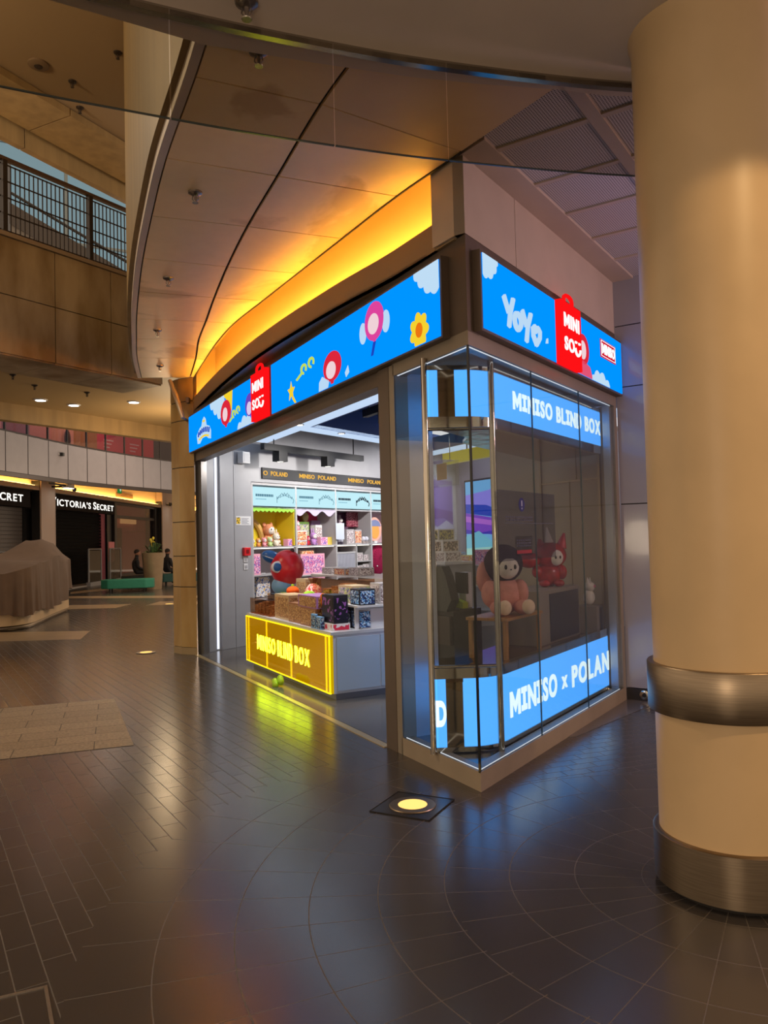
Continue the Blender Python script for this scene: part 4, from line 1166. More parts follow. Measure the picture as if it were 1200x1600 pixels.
# plum bay
cs = thing('card_sign', 'plain pale blue card standing between the magenta and plum shelf bays', 'card', FW)
MB().box(3.17, 3.42, -.03, -.022, 1.62, 1.92).build('card', mat('card_pale', (196, 206, 220), .5), cs); MB().box(3.19, 3.25, -.022, -.004, 1.64, 1.70).build('clip', SHM, cs)
pbox('display_step', 'dark step at the back of the plum shelf bay carrying three small toys', FW, 3.26, 3.9, .24, .40, Z, Z + .33, plain('plum', (84, 56, 76)), None, None, 'display step')
for x, c_, n, lab in ((3.36, (150, 110, 190), 'violet', 'violet plush on the dark step, left of three'), (3.56, (226, 216, 214), 'ivory', 'ivory plush on the dark step, middle of three'), (3.76, (196, 180, 190), 'mauve', 'mauve plush on the dark step, right of three')):
    plush('plush_toy', lab, FW, (x, .32, Z + .33), .19, fab(n, c_), 'toys on the dark step', 'cat' if n == 'violet' else 'long', fab('white', (236, 230, 224)))
pbox('gift_box', 'tall silver box, left of the pair in the plum shelf bay', FW, 3.64, 3.88, .08, .2, Z, Z + .28, SI, P_SILV)
pbox('gift_box', 'tall silver box with a red mark, right of the pair in the plum shelf bay', FW, 3.90, 4.12, .08, .2, Z, Z + .27, SI, P_WARM)
for i, x in enumerate((3.29, 3.38, 3.47)):
    t = thing('snow_globe', 'tiny snow globe at the front of the plum shelf bay, %s of three' % ('first', 'second', 'third')[i], 'snow globe', FW, (x, .08, Z), 0, 'tiny snow globes in the plum bay')
    MB().lathe([(.032, 0), (.036, .01), (.028, .04)], n=16).build('base', mat('globe_base', (70, 60, 80), .4), t); MB().ball((0, 0, .07), .036, 14, 9).build('globe', mat('globe_glass', (206, 206, 220), .08), t)
for i, x in enumerate((4.17, 4.27)):
    t = thing('snow_globe', 'larger snow globe by the silver boxes in the plum bay, %s of two' % ('left', 'right')[i], 'snow globe', FW, (x, .08, Z), 0, 'larger snow globes in the plum bay')
    MB().lathe([(.045, 0), (.05, .012), (.04, .05)], n=16).build('base', mat('globe_base2', (150, 140, 140), .4), t); MB().ball((0, 0, .09), .05, 14, 9).build('globe', mat('globe_glass', (206, 206, 220), .08), t)
# rose bay
t = thing('round_ornament', 'large round peach and blue emblem in the rose shelf bay beside the entrance post', 'ornament', FW, (4.72, .20, Z))
MB().cyl((0, -.02, .28), (0, .02, .28), .24, n=32).build('disc', mat('emblem_rose', (236, 170, 150), .5), t)
MB().cyl((0, -.026, .24), (0, -.02, .24), .15, n=28).build('orange_disc', mat('emblem_orange', (232, 160, 70), .5), t)
MB().plate([(.2 * math.cos(a), .34 + .13 * math.sin(a)) for a in [PI * i / 16 for i in range(17)]], -.028, -.02).build('blue_dome', mat('emblem_blue', (120, 130, 170), .5), t)
MB().box(-.05, .05, -.04, .04, 0, .05).build('foot', WHITEP, t)
# lower row
pbox('gift_box', 'pink box behind the red toy at the left end of the lower shelf', FW, 1.07, 1.26, .06, .2, 1.08, 1.42, PK, P_PINK)
t = thing('gift_bag', 'white and blue patterned gift bag low on the left of the shelving', 'bag', FW, (1.36, .16, .70))
MB().plate([(-.17, 0), (.17, 0), (.15, .33), (-.12, .34)], -.06, .06).build('body', printed('bag_print', [(230, 226, 230), (90, 110, 170), (236, 200, 120), (230, 230, 234)], 22), t); MB().tube([(-.06, -.06, .33), (-.03, -.06, .40), (.05, -.06, .40), (.08, -.06, .33)], .006, 6).build('handle', WHITEP, t)
pbox('gift_box', 'wide bright pink box with a row of little pictures on the lower shelf', FW, 2.27, 2.93, .06, .24, 1.02, 1.38, PK, P_PINK)
pbox('gift_box', 'flat beige box lying on the wide pink box', FW, 2.33, 2.66, .08, .22, 1.38, 1.44, BG, P_WARM)
t = thing('wire_basket', 'pale slatted basket standing on the lower shelf of the plum bay', 'basket', FW, (3.53, .10, .94))
mb = MB()
for q in range(24):
    mb.box(-.29 + q * .0243, -.29 + q * .0243 + .015, -.07, -.06, .01, .42)
mb.build('slats', mat('basket_grey', (176, 178, 190), .4), t)
MB().box(-.31, .31, -.075, -.06, .42, .45).build('top_rim', SHM, t); MB().box(-.31, .31, -.06, .24, 0, .012).build('bottom', SHM, t)
MB().box(-.31, -.297, -.07, .24, 0, .43).build('side', SHM, t); MB().box(.297, .31, -.07, .24, 0, .43).build('side', SHM, t); MB().box(-.31, .31, .23, .24, 0, .43).build('back', mat('basket_back', (150, 148, 156), .5), t)


def cushion(name, label, frame, loc, w, h, m, pm):
    t = thing(name, label, 'cushion', frame, loc)
    pts = [(w * math.cos(a), 0, h * .5 + h * .5 * math.sin(a)) for a in [2 * PI * i / 40 for i in range(40)]]
    MB().ball((0, 0, h * .5), (w, .10, h * .5), 28, 16).build('cushion_body', m, t)
    r = MB()
    for q in range(14):
        a = PI * (q + .5) / 14
        r.tube([(w * .2 * math.cos(a), -.098, h * .5 + h * .1 * math.sin(a)), (w * .82 * math.cos(a), -.062, h * .5 + h * .41 * math.sin(a))], .004, 5)
    r.build('pleats', pm, t)
    for k in (-.5, .5):
        MB().ball((w * k, -.09, h * .3), (.016, .01, .016), 8, 6).build('button', WHITEP, t)
    return t


cushion('shell_cushion', 'large burgundy shell cushion on the lower shelf next to the entrance post', FW, (4.74, .14, .90), .30, .60, fab('burgundy', (140, 24, 64)), fab('wine', (100, 14, 44)))
t = cushion('round_cushion', 'small pink round cushion above the slatted basket', FW, (3.40, .34, .94), .13, .56, fab('candy', (232, 130, 170)), fab('rose', (236, 160, 170)))
for i, (x0, x1, z0, z1, lab) in enumerate(((3.90, 4.12, 1.20, 1.36, 'sparkly silver box on the upper right cubby of the plum bay, left of two'), (4.14, 4.31, 1.20, 1.32, 'sparkly silver box on the upper right cubby of the plum bay, right of two'),
                                            (3.90, 4.10, .94, 1.12, 'silver packet box in the lower right cubby of the plum bay, left of two'), (4.11, 4.31, .94, 1.14, 'silver packet box in the lower right cubby of the plum bay, right of two'))):
    pbox('gift_box', lab, FW, x0, x1, .06, .2, z0, z1, SI, P_SILV)

# ---- yellow counter at the entrance
CT = thing('yellow_counter', 'low white sales counter with a glowing yellow front and neon letters', 'counter', FL)
x0, x1, yf, yb, ht = -5.74, -3.03, 0.30, 1.28, 0.685
MB().box(x0 + .06, x1 - .03, yf + .08, yb - .05, 0, .07).build('plinth', mat('counter_plinth', (120, 124, 134), .4), CT)
MB().box(x0, x1, yf + .045, yb, .07, ht - .03).build('body', mat('counter_white', (196, 204, 216), .35), CT)
MB().box(x0, x1 + .01, yf + .02, yb + .01, ht - .03, ht).build('worktop', mat('counter_top', (190, 192, 198), .3), CT)
side = MB()
side.box(x1, x1 + .012, yf + .08, .86, .10, ht - .06); side.box(x1, x1 + .012, .875, 1.25, .10, ht - .06)
side.build('side_panel', mat('counter_side', (170, 190, 214), .35), CT)
fp = MB().box(x0, x1, yf + .02, yf + .045, .075, ht - .03).build('glow_panel', emission('counter_yellow', (196, 158, 0), 1.0), CT)
YE_E = emission('counter_edge', (250, 222, 26), 1.6)
mb = MB()
for z in (.072, ht - .044):
    mb.box(x0, x1, yf, yf + .018, z, z + .011)
for x in (x0, x1 - .02, x1 - .10, x0 + .10, x0 + .80, x0 + 1.62):
    mb.box(x, x + .008, yf, yf + .018, .072, ht - .03)
mb.build('glowing_edges', YE_E, CT)
MB().box(x0, x1, yf + .0, yf + .004, .088, ht - .044).build('acrylic_front', glass('yellow_acrylic', (250, 232, 120), 1.45), CT)
NEON = emission('neon_yellow', (220, 255, 40), 9.0)
for w_, a_, b_ in (('MINISO', -5.27, -4.62), ('BLIND', -4.53, -4.06), ('BOX', -3.97, -3.56)):
    letters(MB(), w_, a_, b_, .27, .455, yf, -.004, gap=.24).build('neon_lettering', NEON, CT)
bow = thing('hair_clip', 'bright green bow-shaped clip lying on the floor before the yellow counter', 'hair clip', FL, (-4.13, 0.15, 0.0))
GRN = mat('clip_green', (160, 200, 30), .4)
m = MB()
for k in range(4):
    a = k * PI / 2 + .4; m.ball((.055 * math.cos(a), .04 * math.sin(a), .05 + .025 * math.sin(a)), (.05, .035, .045), 12, 8)
m.build('bow', GRN, bow); MB().ball((0, -.03, .055), (.025, .03, .03), 10, 7).build('knot', mat('clip_green2', (190, 226, 60), .4), bow)

# goods on the counter
T = ht


def case_(label, x0, x1, y0, y1, z0, z1, inner, n=4):
    t = thing('acrylic_case', label, 'display case', FL, ((x0 + x1) / 2, (y0 + y1) / 2, z0))
    w, d, h = (x1 - x0) / 2, (y1 - y0) / 2, z1 - z0
    MB().box(-w, w, -d, d, .01, h).build('cover', ACRYL, t); MB().box(-w, w, -d, d, 0, .01).build('base', plain('brown', (110, 72, 44)), t)
    for q in range(n):
        xx = -w + (q + .5) * 2 * w / n
        MB().box(xx - w / n * .7, xx + w / n * .7, -d * .3, d * .6, .012, h * (.55 + .25 * ((q * 7) % 3) / 2)).build('boxed_figure', inner, t)
    return t


case_('long low clear case at the left end of the yellow counter', -5.72, -4.98, .36, .52, T, T + .20, P_GOLD, 5)
case_('second long clear case behind the first on the counter', -5.72, -4.95, .60, .78, T, T + .24, P_WARM, 5)
pbox('blind_box', 'gold patterned carton behind the front edge of the counter', FL, -4.88, -4.40, .40, .66, T, T + .29, BG, P_GOLD)
plush('plush_toy', 'orange plush sitting between the clear case and gold carton', FL, (-4.93, .56, T), .24, fab('orange', (236, 160, 90)), None, 'round', fab('white', (236, 230, 224)), math.radians(60))
pbox('blind_box', 'dull gold carton in the middle of the counter front', FL, -4.36, -3.96, .38, .58, T, T + .22, BR, P_GOLD)
pbox('blind_box', 'tall brown carton stacked in the centre of the counter', FL, -3.94, -3.50, .36, .60, T, T + .20, BR, P_GOLD)
pbox('blind_box', 'carton with a shiny purple lid on top of the tall brown carton', FL, -4.0, -3.46, .36, .62, T + .20, T + .33, PU, P_GOLD)
pbox('blind_box', 'upright black box with a purple figure on its front', FL, -3.42, -3.12, .40, .56, T + .07, T + .36, BK, printed('print_figure', [(30, 28, 40), (30, 28, 40), (150, 90, 170), (24, 22, 30)], 12))
pbox('blind_box', 'white and red carton under the upright black box', FL, -3.42, -3.12, .38, .58, T, T + .07, WH, printed('print_red', [(206, 40, 70), (220, 214, 214)], 10))
pbox('blind_box', 'small pale blue box at the counter front, left of two', FL, -3.56, -3.44, .30 + .03, .36, T, T + .15, BU, P_BLUE)
pbox('blind_box', 'small pale blue box at the counter front, right of two', FL, -3.43, -3.31, .30 + .03, .375, T, T + .13, BU, P_BLUE)
t = thing('butterfly_toy', 'orange winged toy standing between the little blue boxes and purple lid', 'toy', FL, (-3.52, .33 + .07, T + 0))
m = MB(); m.ball((0, 0, .20), (.04, .03, .06), 10, 7); m.ball((0, 0, .28), (.035, .03, .035), 10, 7); m.cyl((0, 0, 0), (0, 0, .15), .012, n=8); m.build('body', fab('brown', (140, 80, 40)), t)
for k, (dx, dz) in enumerate(((-.09, .24), (.08, .30))):
    MB().ball((dx, .012, dz), (.085, .012, .06), 14, 8, Matrix.Rotation(-.5 if k else .3, 3, 'Y')).build('wing', fab('flame', (220, 120, 30)), t)
RS = thing('counter_riser', 'white two-level riser on the right of the counter carrying black boxes', 'display riser', FL, (-3.08, .62, T))
MB().box(-.02, .0, 0, .6, 0, .24).build('side', WHITEP, RS); MB().box(-.6, 0.06, 0, .6, .225, .245).build('upper_board', WHITEP, RS); MB().box(-.60, -.58, 0, .6, 0, .225).build('side', WHITEP, RS)
for i, x in enumerate((-3.62, -3.43, -3.24)):
    pbox('blind_box', 'black and blue patterned box under the riser, %s from the left' % ('first', 'second', 'third')[i], FL, x, x + .16, .60 + .06, .80, T, T + .20, BK, P_BLUE, 'black and blue boxes under the riser')
pbox('blind_box', 'beige box with coloured dots on the upper board of the riser', FL, -3.66, -3.30, .70, .92, T + .245, T + .43, BG, P_GRN)
pbox('blind_box', 'black and blue box beside the dotted beige box on the riser', FL, -3.27, -3.05, .66, .84, T + .245, T + .41, BK, P_BLUE)
pbox('blind_box', 'grey patterned box behind the dotted beige box on the riser', FL, -3.28, -3.06, .9, 1.1, T + .245, T + .46, SI, P_SILV)
case_('large brown clear case on the back of the counter', -4.78, -3.80, .86, 1.22, T + .16, T + .47, P_GOLD, 4)
pbox('blind_box', 'plain brown carton carrying the large clear case', FL, -4.82, -3.76, .82, 1.24, T, T + .16, BR)
t = thing('gift_bag', 'clear bag of pink and red sweets at the back of the counter', 'bag', FL, (-5.10, 1.0, T))
MB().ball((0, 0, .19), (.17, .12, .19), 16, 10).build('bag_body', printed('sweets', [(226, 120, 110), (240, 200, 190), (200, 60, 70), (240, 226, 210)], 30), t); MB().cyl((0, 0, .37), (0, 0, .45), .03, .07, 12).build('tied_neck', ACRYL, t)
pbox('blind_box', 'tall beige carton at the back left of the counter', FL, -5.70, -5.36, 1.0, 1.22, T, T + .42, BG, P_GOLD)
t = thing('toy_ball', 'round orange toy on the second clear case', 'toy', FL, (-5.05, .70, T + .24))
MB().ball((0, 0, .06), (.10, .08, .06), 14, 9).build('body', fab('tangerine', (230, 90, 30)), t); MB().ball((0, 0, .125), (.02, .02, .02), 8, 6).build('knob', fab('lime', (150, 200, 50)), t)
t = thing('toy_ball', 'round lime toy behind the gold carton', 'toy', FL, (-4.60, .74, T))
MB().ball((0, 0, .26), (.11, .08, .06), 14, 9).build('body', fab('lime', (150, 200, 50)), t); MB().lathe([(.09, 0), (.09, .2)], n=16).build('tub', printed('tub', [(226, 200, 190), (214, 120, 100), (236, 226, 214)], 26), t)

# big red toy on its stand
sd = thing('display_stand', 'low white stand under the big red toy beside the counter', 'stand', FL, (-6.35, 1.12, 0))
MB().box(-.30, .30, -.22, .22, 0, .80).build('body', WHITEP, sd, bevel=.006); MB().box(-.32, .32, -.24, .24, .80, .83).build('top', GREYP, sd)
bd = thing('big_red_toy', 'large round red and blue toy with a pale ringed eye behind the yellow counter', 'toy', FL, (-6.35, 1.12, .83), math.radians(66))
RB = mat('toy_red', (206, 34, 44), .3); BLU = mat('toy_blue', (36, 92, 160), .3); SKY = mat('toy_sky', (120, 164, 204), .3)
MB().ball((0, 0, .40), (.24, .22, .26), 24, 14).build('head', RB, bd)
m = MB(); m.ball((-.22, .0, .56), (.15, .08, .09), 14, 9, Matrix.Rotation(.35, 3, 'Y')); m.build('crest', BLU, bd)
m = MB(); m.ball((-.22, .0, .545), (.154, .082, .02), 14, 9, Matrix.Rotation(.35, 3, 'Y')); m.build('crest_band', mat('toy_white', (226, 226, 230), .3), bd)
m = MB(); m.ball((-.12, -.17, .42), (.10, .05, .085), 16, 9, Matrix.Rotation(.3, 3, 'Z')); e_ = m.build('eye_ring', mat('toy_white', (226, 226, 230), .3), bd)
MB().ball((-.13, -.205, .42), (.065, .03, .06), 14, 9).build('iris', BLU, e_)
m = MB(); m.ball((-.07, 0, .15), (.16, .15, .14), 16, 10); m.build('body', SKY, bd)
MB().ball((.08, -.05, .645), (.03, .03, .035), 10, 7).build('knob', mat('toy_dark', (60, 20, 30), .4), bd)
MB().ball((-.06, -.15, .03), (.09, .08, .035), 12, 8).build('foot', mat('toy_lime', (176, 190, 90), .4), bd); MB().ball((.10, -.12, .03), (.09, .08, .035), 12, 8).build('foot', mat('toy_lime', (176, 190, 90), .4), bd)

# white table behind the counter
wt = thing('display_table', 'wide white display table between the counter and wall shelving', 'table', FL)
MB().box(-7.5, -4.9, 1.95, 2.6, 1.03, 1.08).build('tabletop', mat('table_white', (226, 214, 208), .3), wt, bevel=.006); MB().box(-7.4, -5.0, 2.0, 2.55, .2, 1.03).build('cabinet', WHITEP, wt); MB().box(-7.3, -5.1, 2.05, 2.5, 0, .2).build('plinth', GREYP, wt)
for i, (x, w, h, pm, lab) in enumerate(((-7.1, .34, .10, P_SILV, 'flat silver box on the white table, leftmost'), (-6.6, .40, .10, P_WARM, 'flat warm-toned box on the white table, middle'), (-6.1, .34, .12, P_SILV, 'flat silver box on the white table, rightmost'))):
    pbox('gift_box', lab, FL, x - w / 2, x + w / 2, 2.05, 2.3, 1.08, 1.08 + h, SI, pm)

# ceiling tracks with lamp heads
def track(label, x, y, z, length, ang, heads, H=3.5):
    t = thing('track_light', label, 'track light', FL, (x, y, z), ang)
    MB().box(-length / 2, length / 2, -.04, .04, 0, .10).build('track', BLACK, t)
    for q in (-.4, .4):
        MB().cyl((length * q, 0, .1), (length * q, 0, H - z), .01, n=8).build('hanger', BLACK, t)
    for hx in heads:
        hd = MB().box(hx - .10, hx + .10, -.07, .07, -.16, 0).build('head', BLACK, t)
        MB().cyl((hx, 0, -.162), (hx, 0, -.16), .05, n=14).build('lens', emission('track_lens', (255, 250, 240), 2.0), hd)
    return t


track('black track with two lamp heads over the wall shelving', -7.75, 2.2, 3.02, 2.6, math.radians(118), (-.9, .3))
track('black track with one lamp head across the blue ceiling recess', -4.5, 1.75, 3.22, 1.0, 0, (.1,), 3.55)
for i, (x, y) in enumerate(((-5.7, 1.1), (-7.0, 1.0), (-6.3, 2.0), (-6.9, 3.1), (-4.2, 1.0), (-7.3, 4.1))):
    t = thing('downlight', 'small round downlight in the white shop ceiling, number %s inwards' % ('one', 'two', 'three', 'four', 'five', 'six')[i], 'downlight', FL, (x, y, 3.2), 0, 'shop ceiling downlights')
    t['label'] = ('small bright downlight over the counter middle in the white shop ceiling', 'small bright downlight at the left end of the white shop ceiling', 'first small downlight along the white ceiling band between the recesses', 'second small downlight along the white ceiling band between the recesses', 'small bright downlight near the entrance post in the white shop ceiling', 'farthest small downlight along the white ceiling band between the recesses')[i]
    MB().lathe([(.055, -.012), (.06, 0)], n=20).build('trim_ring', WHITEP, t); MB().lathe([(.04, -.014), (.04, -.0121)], n=20).build('lens', emission('downlight_lens', (255, 252, 245), 6.0), t)
for i, (x, y) in enumerate(((-6.2, .62), (-3.6, .62))):
    t = thing('sprinkler', ('far', 'near')[i] + ' sprinkler head hanging from the white shop ceiling', 'sprinkler', FL, (x, y, 3.2))
    MB().cyl((0, 0, 0), (0, 0, -.09), .008, n=8).build('pipe', CHROME, t); m = MB(); m.box(-.05, .05, -.005, .005, -.055, -.045); m.box(-.005, .005, -.05, .05, -.055, -.045); m.build('deflector', CHROME, t)
hs = thing('hanging_sign', 'white box sign hanging inside the top of the shop entrance', 'sign', FL, (-1.75, .62, 2.86))
MB().box(-.14, .14, -.02, .02, 0, .26).build('panel', emission('hanging_panel', (236, 226, 206), .75), hs); MB().box(-.14, .14, -.022, .022, .26, .34).build('cap', BRONZE, hs)

# ---- seen through the show-case
VW = thing('video_wall', 'bright screen with a violet landscape at the back of the shop', 'screen', FL)
Xa, Xb, Za, Zb, Yv = -10.5, -7.9, .95, 2.85, 7.0
MB().box(Xa - .04, Xb + .04, Yv, Yv + .039, Za - .04, Zb + .04).build('bezel', BLACK, VW)
bands = [((120, 190, 250), [(Xa, Zb), (Xb, Zb), (Xb, Za), (Xa, Za)]), ((150, 140, 250), [(Xa, 2.55), (-9.6, 2.62), (-8.8, Zb), (Xb, Zb), (Xb, 2.2), (Xa, 2.3)]),
         ((240, 110, 160), [(-9.0, 2.5), (-8.2, 2.45), (Xb, 2.6), (Xb, 2.68), (-8.6, 2.66)]), ((30, 70, 200), [(Xa, 2.35), (-9.7, 2.30), (-9.0, 2.1), (-9.0, 1.98), (Xa, 2.15)]),
         ((130, 70, 210), [(Xa, 2.15), (-9.2, 1.98), (-8.5, 1.85), (-8.3, 1.5), (-9.0, 1.6), (Xa, 1.75)]), ((190, 110, 230), [(Xa, 2.08), (-9.3, 1.93), (-9.3, 1.83), (Xa, 1.95)]),
         ((60, 50, 190), [(Xa, 1.78), (-9.9, 1.70), (-9.3, 1.76), (-8.7, 1.62), (-8.7, 1.55), (-9.4, 1.66), (Xa, 1.68)]),
         ((120, 200, 230), [(Xa, 1.62), (-10.0, 1.74), (-9.5, 1.5), (-8.7, 1.55), (Xb, 1.3), (Xb, Za), (Xa, Za)]), ((170, 226, 220), [(Xa, 1.35), (-9.2, 1.4), (Xb, 1.15), (Xb, Za), (Xa, Za)])]
for i, (c_, pl_) in enumerate(bands):
    MB().plate(pl_, Yv - .002 - i * .001, Yv - .001 - i * .001).build('picture_area', emission('video_%d' % i, c_, .85), VW)
bn = thing('wall_banner', 'dim violet landscape banner on the shop wall left of the bright screen', 'banner', FW)
MB().box(6.35, 7.65, -.02, -.001, 1.0, 3.0).build('panel', mat('banner_base', (150, 150, 170), .5), bn)
MB().plate([(6.4, 2.9), (7.6, 2.9), (7.6, 1.9), (7.3, 2.0), (6.9, 1.85), (6.6, 1.95), (6.4, 1.85)], -.024, -.02).build('violet_area', mat('banner_violet', (110, 92, 150), .5), bn)
MB().plate([(6.4, 2.3), (7.6, 2.2), (7.6, 1.95), (7.2, 2.05), (6.4, 2.0)], -.027, -.024).build('purple_hills', mat('banner_purple', (96, 70, 130), .5), bn)
yb_ = thing('yellow_beam', 'bright yellow hanging fascia across the shop ceiling seen through the show-case', 'hanging fascia', FL)
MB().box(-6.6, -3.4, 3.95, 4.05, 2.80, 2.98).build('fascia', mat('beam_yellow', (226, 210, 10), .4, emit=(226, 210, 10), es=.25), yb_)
MB().box(-6.6, -3.4, 4.05, 4.7, 2.96, 3.0).build('underside', mat('beam_pale', (210, 206, 200), .4), yb_)
for x in (-6.4, -3.6):
    MB().cyl((x, 4.3, 3.0), (x, 4.3, 3.5), .012, n=8).build('hanger', BLACK, yb_)
hx = thing('hanging_case', 'clear box with an orange card hanging from the shop ceiling', 'hanging display', FL, (-5.0, 2.9, 2.32))
MB().box(-.28, .28, -.12, .12, 0, .34).build('acrylic_box', GLASS, hx); MB().box(.0, .24, -.06, -.05, .08, .30).build('card', mat('card_orange', (226, 160, 60), .5), hx)
for x in (-.25, .25):
    MB().cyl((x, 0, .34), (x, 0, 1.2), .006, n=6).build('hanger', CHROME, hx)

tc_ = thing('till_counter', 'tall black cabinet with a slanted back panel behind the show-case', 'cabinet', FL, (-1.86, .64, 0))
MB().box(-.5, .48, .08, .36, 0, .98).build('body', BLACK, tc_)
MB().plate([(-.5, .98), (.40, .98), (.48, 1.08), (.40, 1.28), (.34, 1.36), (-.5, 1.36)], .06, .14).build('back_panel', mat('till_panel', (52, 58, 56), .4, bump=.3, vscale=60), tc_)
MB().box(-.5, .46, .05, .08, .70, .94).build('drawer', mat('till_drawer', (46, 32, 26), .3), tc_)
MB().tube([(.02 + .03 * math.cos(a), .045, .60 + .03 * math.sin(a)) for a in [2 * PI * i / 14 for i in range(15)]], .004, 6).build('ring_pull', CHROME, tc_)
MB().box(-.5, .48, .14, .36, .98, 1.0).build('worktop', mat('till_top', (40, 38, 40), .3), tc_)
lp = thing('payment_terminal', 'lime and white payment terminal standing on the black cabinet', 'payment terminal', FL, (-1.52, .94, 1.0))
MB().box(-.05, .05, -.03, .03, 0, .30).build('stand', WHITEP, lp); MB().box(-.09, .09, -.045, -.03, .12, .30).build('screen', mat('terminal_dark', (36, 36, 40), .2), lp); MB().plate([(-.10, .0), (.10, .0), (.10, .05), (-.10, .09)], -.10, -.045).build('keypad', mat('terminal_lime', (196, 220, 40), .4), lp)

gd = thing('goods_rack', 'tiered goods rack with bright packages in front of the violet screen', 'rack', FL, (-7.4, 5.2, 0))
for z in (.35, .75, 1.12):
    MB().box(-1.9, 1.9, -.25, .25, z - .02, z).build('shelf_board', WHITEP, gd)
for x in (-1.9, 0, 1.9):
    MB().box(x - .02, x + .02, -.25, .25, 0, 1.15).build('upright', WHITEP, gd)
cols_ = [(GR, P_GRN, 'green'), (YE, P_WARM, 'orange-printed yellow'), (WH, P_WARM, 'white'), (PK, P_PINK, 'pink'), (BU, P_BLUE, 'blue')]
ords = ('first', 'second', 'third', 'fourth', 'fifth', 'sixth', 'seventh', 'eighth')
for ri, z in enumerate((1.12, .75)):
    for q in range(8):
        bm_, pm_, cn = cols_[(q * 2 + ri * 3) % 5]
        x = -9.05 + q * .45
        pbox('goods_packet', '%s packet on the %s board of the screen rack, %s from left' % (cn, ('top', 'middle')[ri], ords[q]), FL, x, x + .28, 4.98, 5.2, z, z + .16 + .10 * ((q * 5 + ri) % 3) / 2, bm_, pm_, 'packets on the goods rack')
nr = thing('notice_rack', 'small rack carrying stacked packs in front of the dim banner', 'rack', FL, (-4.2, 2.35, 0))
MB().box(-.45, .45, -.2, .2, 0, 1.28).build('body', GREYP, nr); MB().box(-.47, .47, -.22, .22, 1.28, 1.31).build('top', WHITEP, nr)
for i, (x, w, z, h, pm, lab) in enumerate(((-4.44, .36, 1.31, .12, P_WARM, 'red and white pack at the bottom left of the stacked packs'), (-4.04, .36, 1.31, .12, P_SILV, 'grey pack at the bottom right of the stacked packs'), (-4.24, .66, 1.43, .14, printed('print_brown', [(90, 60, 50), (200, 180, 160), (60, 50, 44)], 26), 'wide brown pack in the middle of the stacked packs'), (-4.18, .36, 1.57, .14, printed('print_khaki', [(110, 110, 80), (60, 60, 50), (190, 180, 90)], 26), 'khaki pack on top of the stacked packs'))):
    pbox('goods_packet', lab, FL, x - w / 2, x + w / 2, 2.22, 2.45, z, z + h, WH, pm)

# ================================================================ ACROSS THE ATRIUM
# bridge bulkhead of stained stone panels with railing on top
bA, bB = Vector((-4.73, 9.48)), Vector((-3.62, 11.23)); bd_ = (bB - bA).normalized()
FB = Matrix.Translation((bA.x, bA.y, 0)) @ Matrix.Rotation(math.atan2(bd_.y, bd_.x), 4, 'Z')
bp_ = MB()
xs = [-4.9, -3.9, -2.95, -2.0, -1.05, -.09, .775, 1.665, 2.6]
for a, b in zip(xs[:-1], xs[1:]):
    for z0, z1 in ((4.05, 4.80), (4.80, 5.54)):
        bp_.box(a + .006, b - .006, 0, .03, z0 + .006, z1 - .006)
struct(bp_.build('bulkhead_bridge', STONE2, frame=FB))
struct(MB().box(-4.9, 2.6, .032, .9, 4.06, 5.52).build('slab_bridge', DARK, frame=FB))
ub = MB()
for a, b in zip(xs[:-1], xs[1:]):
    ub.box(a + .005, b - .005, .03, .92, 4.035, 4.055)
struct(ub.build('soffit_bridge', STONE2, frame=FB))
struct(MB().box(-4.9, 2.6, -.02, .12, 5.545, 5.60).build('trim_bridge', mat('bridge_kerb', (150, 128, 104), .5), frame=FB))
rg = thing('bridge_railing', 'dark metal railing of thin bars along the upper bridge', 'railing', FB)
RLM = mat('rail_dark', (48, 40, 38), .4, .4)
RLT = mat('rail_brown', (90, 70, 58), .4, .4)
posts = [-3.5, -2.32, -1.14, .10, 1.37, 2.5]
MB().box(-4.9, 2.6, .03, .09, 6.54, 6.585).build('top_rail', RLT, rg)
for x in posts:
    MB().box(x - .03, x + .03, .02, .10, 5.60, 6.54).build('post', RLM, rg)
for a, b in zip(posts[:-1], posts[1:]):
    mb = MB(); n = int((b - a - .1) / .062)
    for q in range(n):
        x = a + .06 + (b - a - .12) * (q + .5) / n
        mb.box(x - .006, x + .006, .05, .062, 5.63, 6.50)
    for z in (5.64, 5.86, 6.07, 6.28, 6.49):
        mb.box(a + .04, b - .04, .046, .066, z - .006, z + .006)
    mb.build('bar_grating', RLM, rg)
# upper ceiling with its edge beam, skylight glazing beyond
struct(MB().prism([(-13.0, -3.3), (-4.57, 13.94), (-3.4, 16.3), (2, 12), (2, -3)], 8.3, 8.4).build('ceiling_upper', mat('upper_ceiling', (168, 142, 110), .7)))
eb = MB(); e0_, e1_ = Vector((-13.0, -3.3)), Vector((-3.4, 16.3))
for q in range(9):
    a, b = e0_.lerp(e1_, q / 9), e0_.lerp(e1_, (q + 1) / 9 - .001)
    eb.wall([a, b], .12, 7.93, 8.32)
    eb.wall([a + Vector((.9, -.44)), b + Vector((.9, -.44))], .9, 8.18, 8.29)
struct(eb.build('beam_upper', FASC))
SKG = emission('skylight_glow', (128, 152, 158), .85)
mb = MB(); FS = Matrix.Translation((-12, 24, 0)) @ Matrix.Rotation(math.radians(28), 4, 'Z')
mb.box(-14, 16, 0, .1, 5.6, 19)
struct(mb.build('skylight_glazing', SKG, frame=FS))
mb = MB()
for x in range(-13, 16, 3):
    mb.box(x - .05, x + .05, -.12, 0, 5.6, 19)
for z in (8.6, 11.6, 14.6, 17.6):
    mb.box(-14, 16, -.1, 0, z - .04, z + .04)
struct(mb.build('skylight_mullions', mat('mullion', (120, 132, 136), .4), frame=FS))
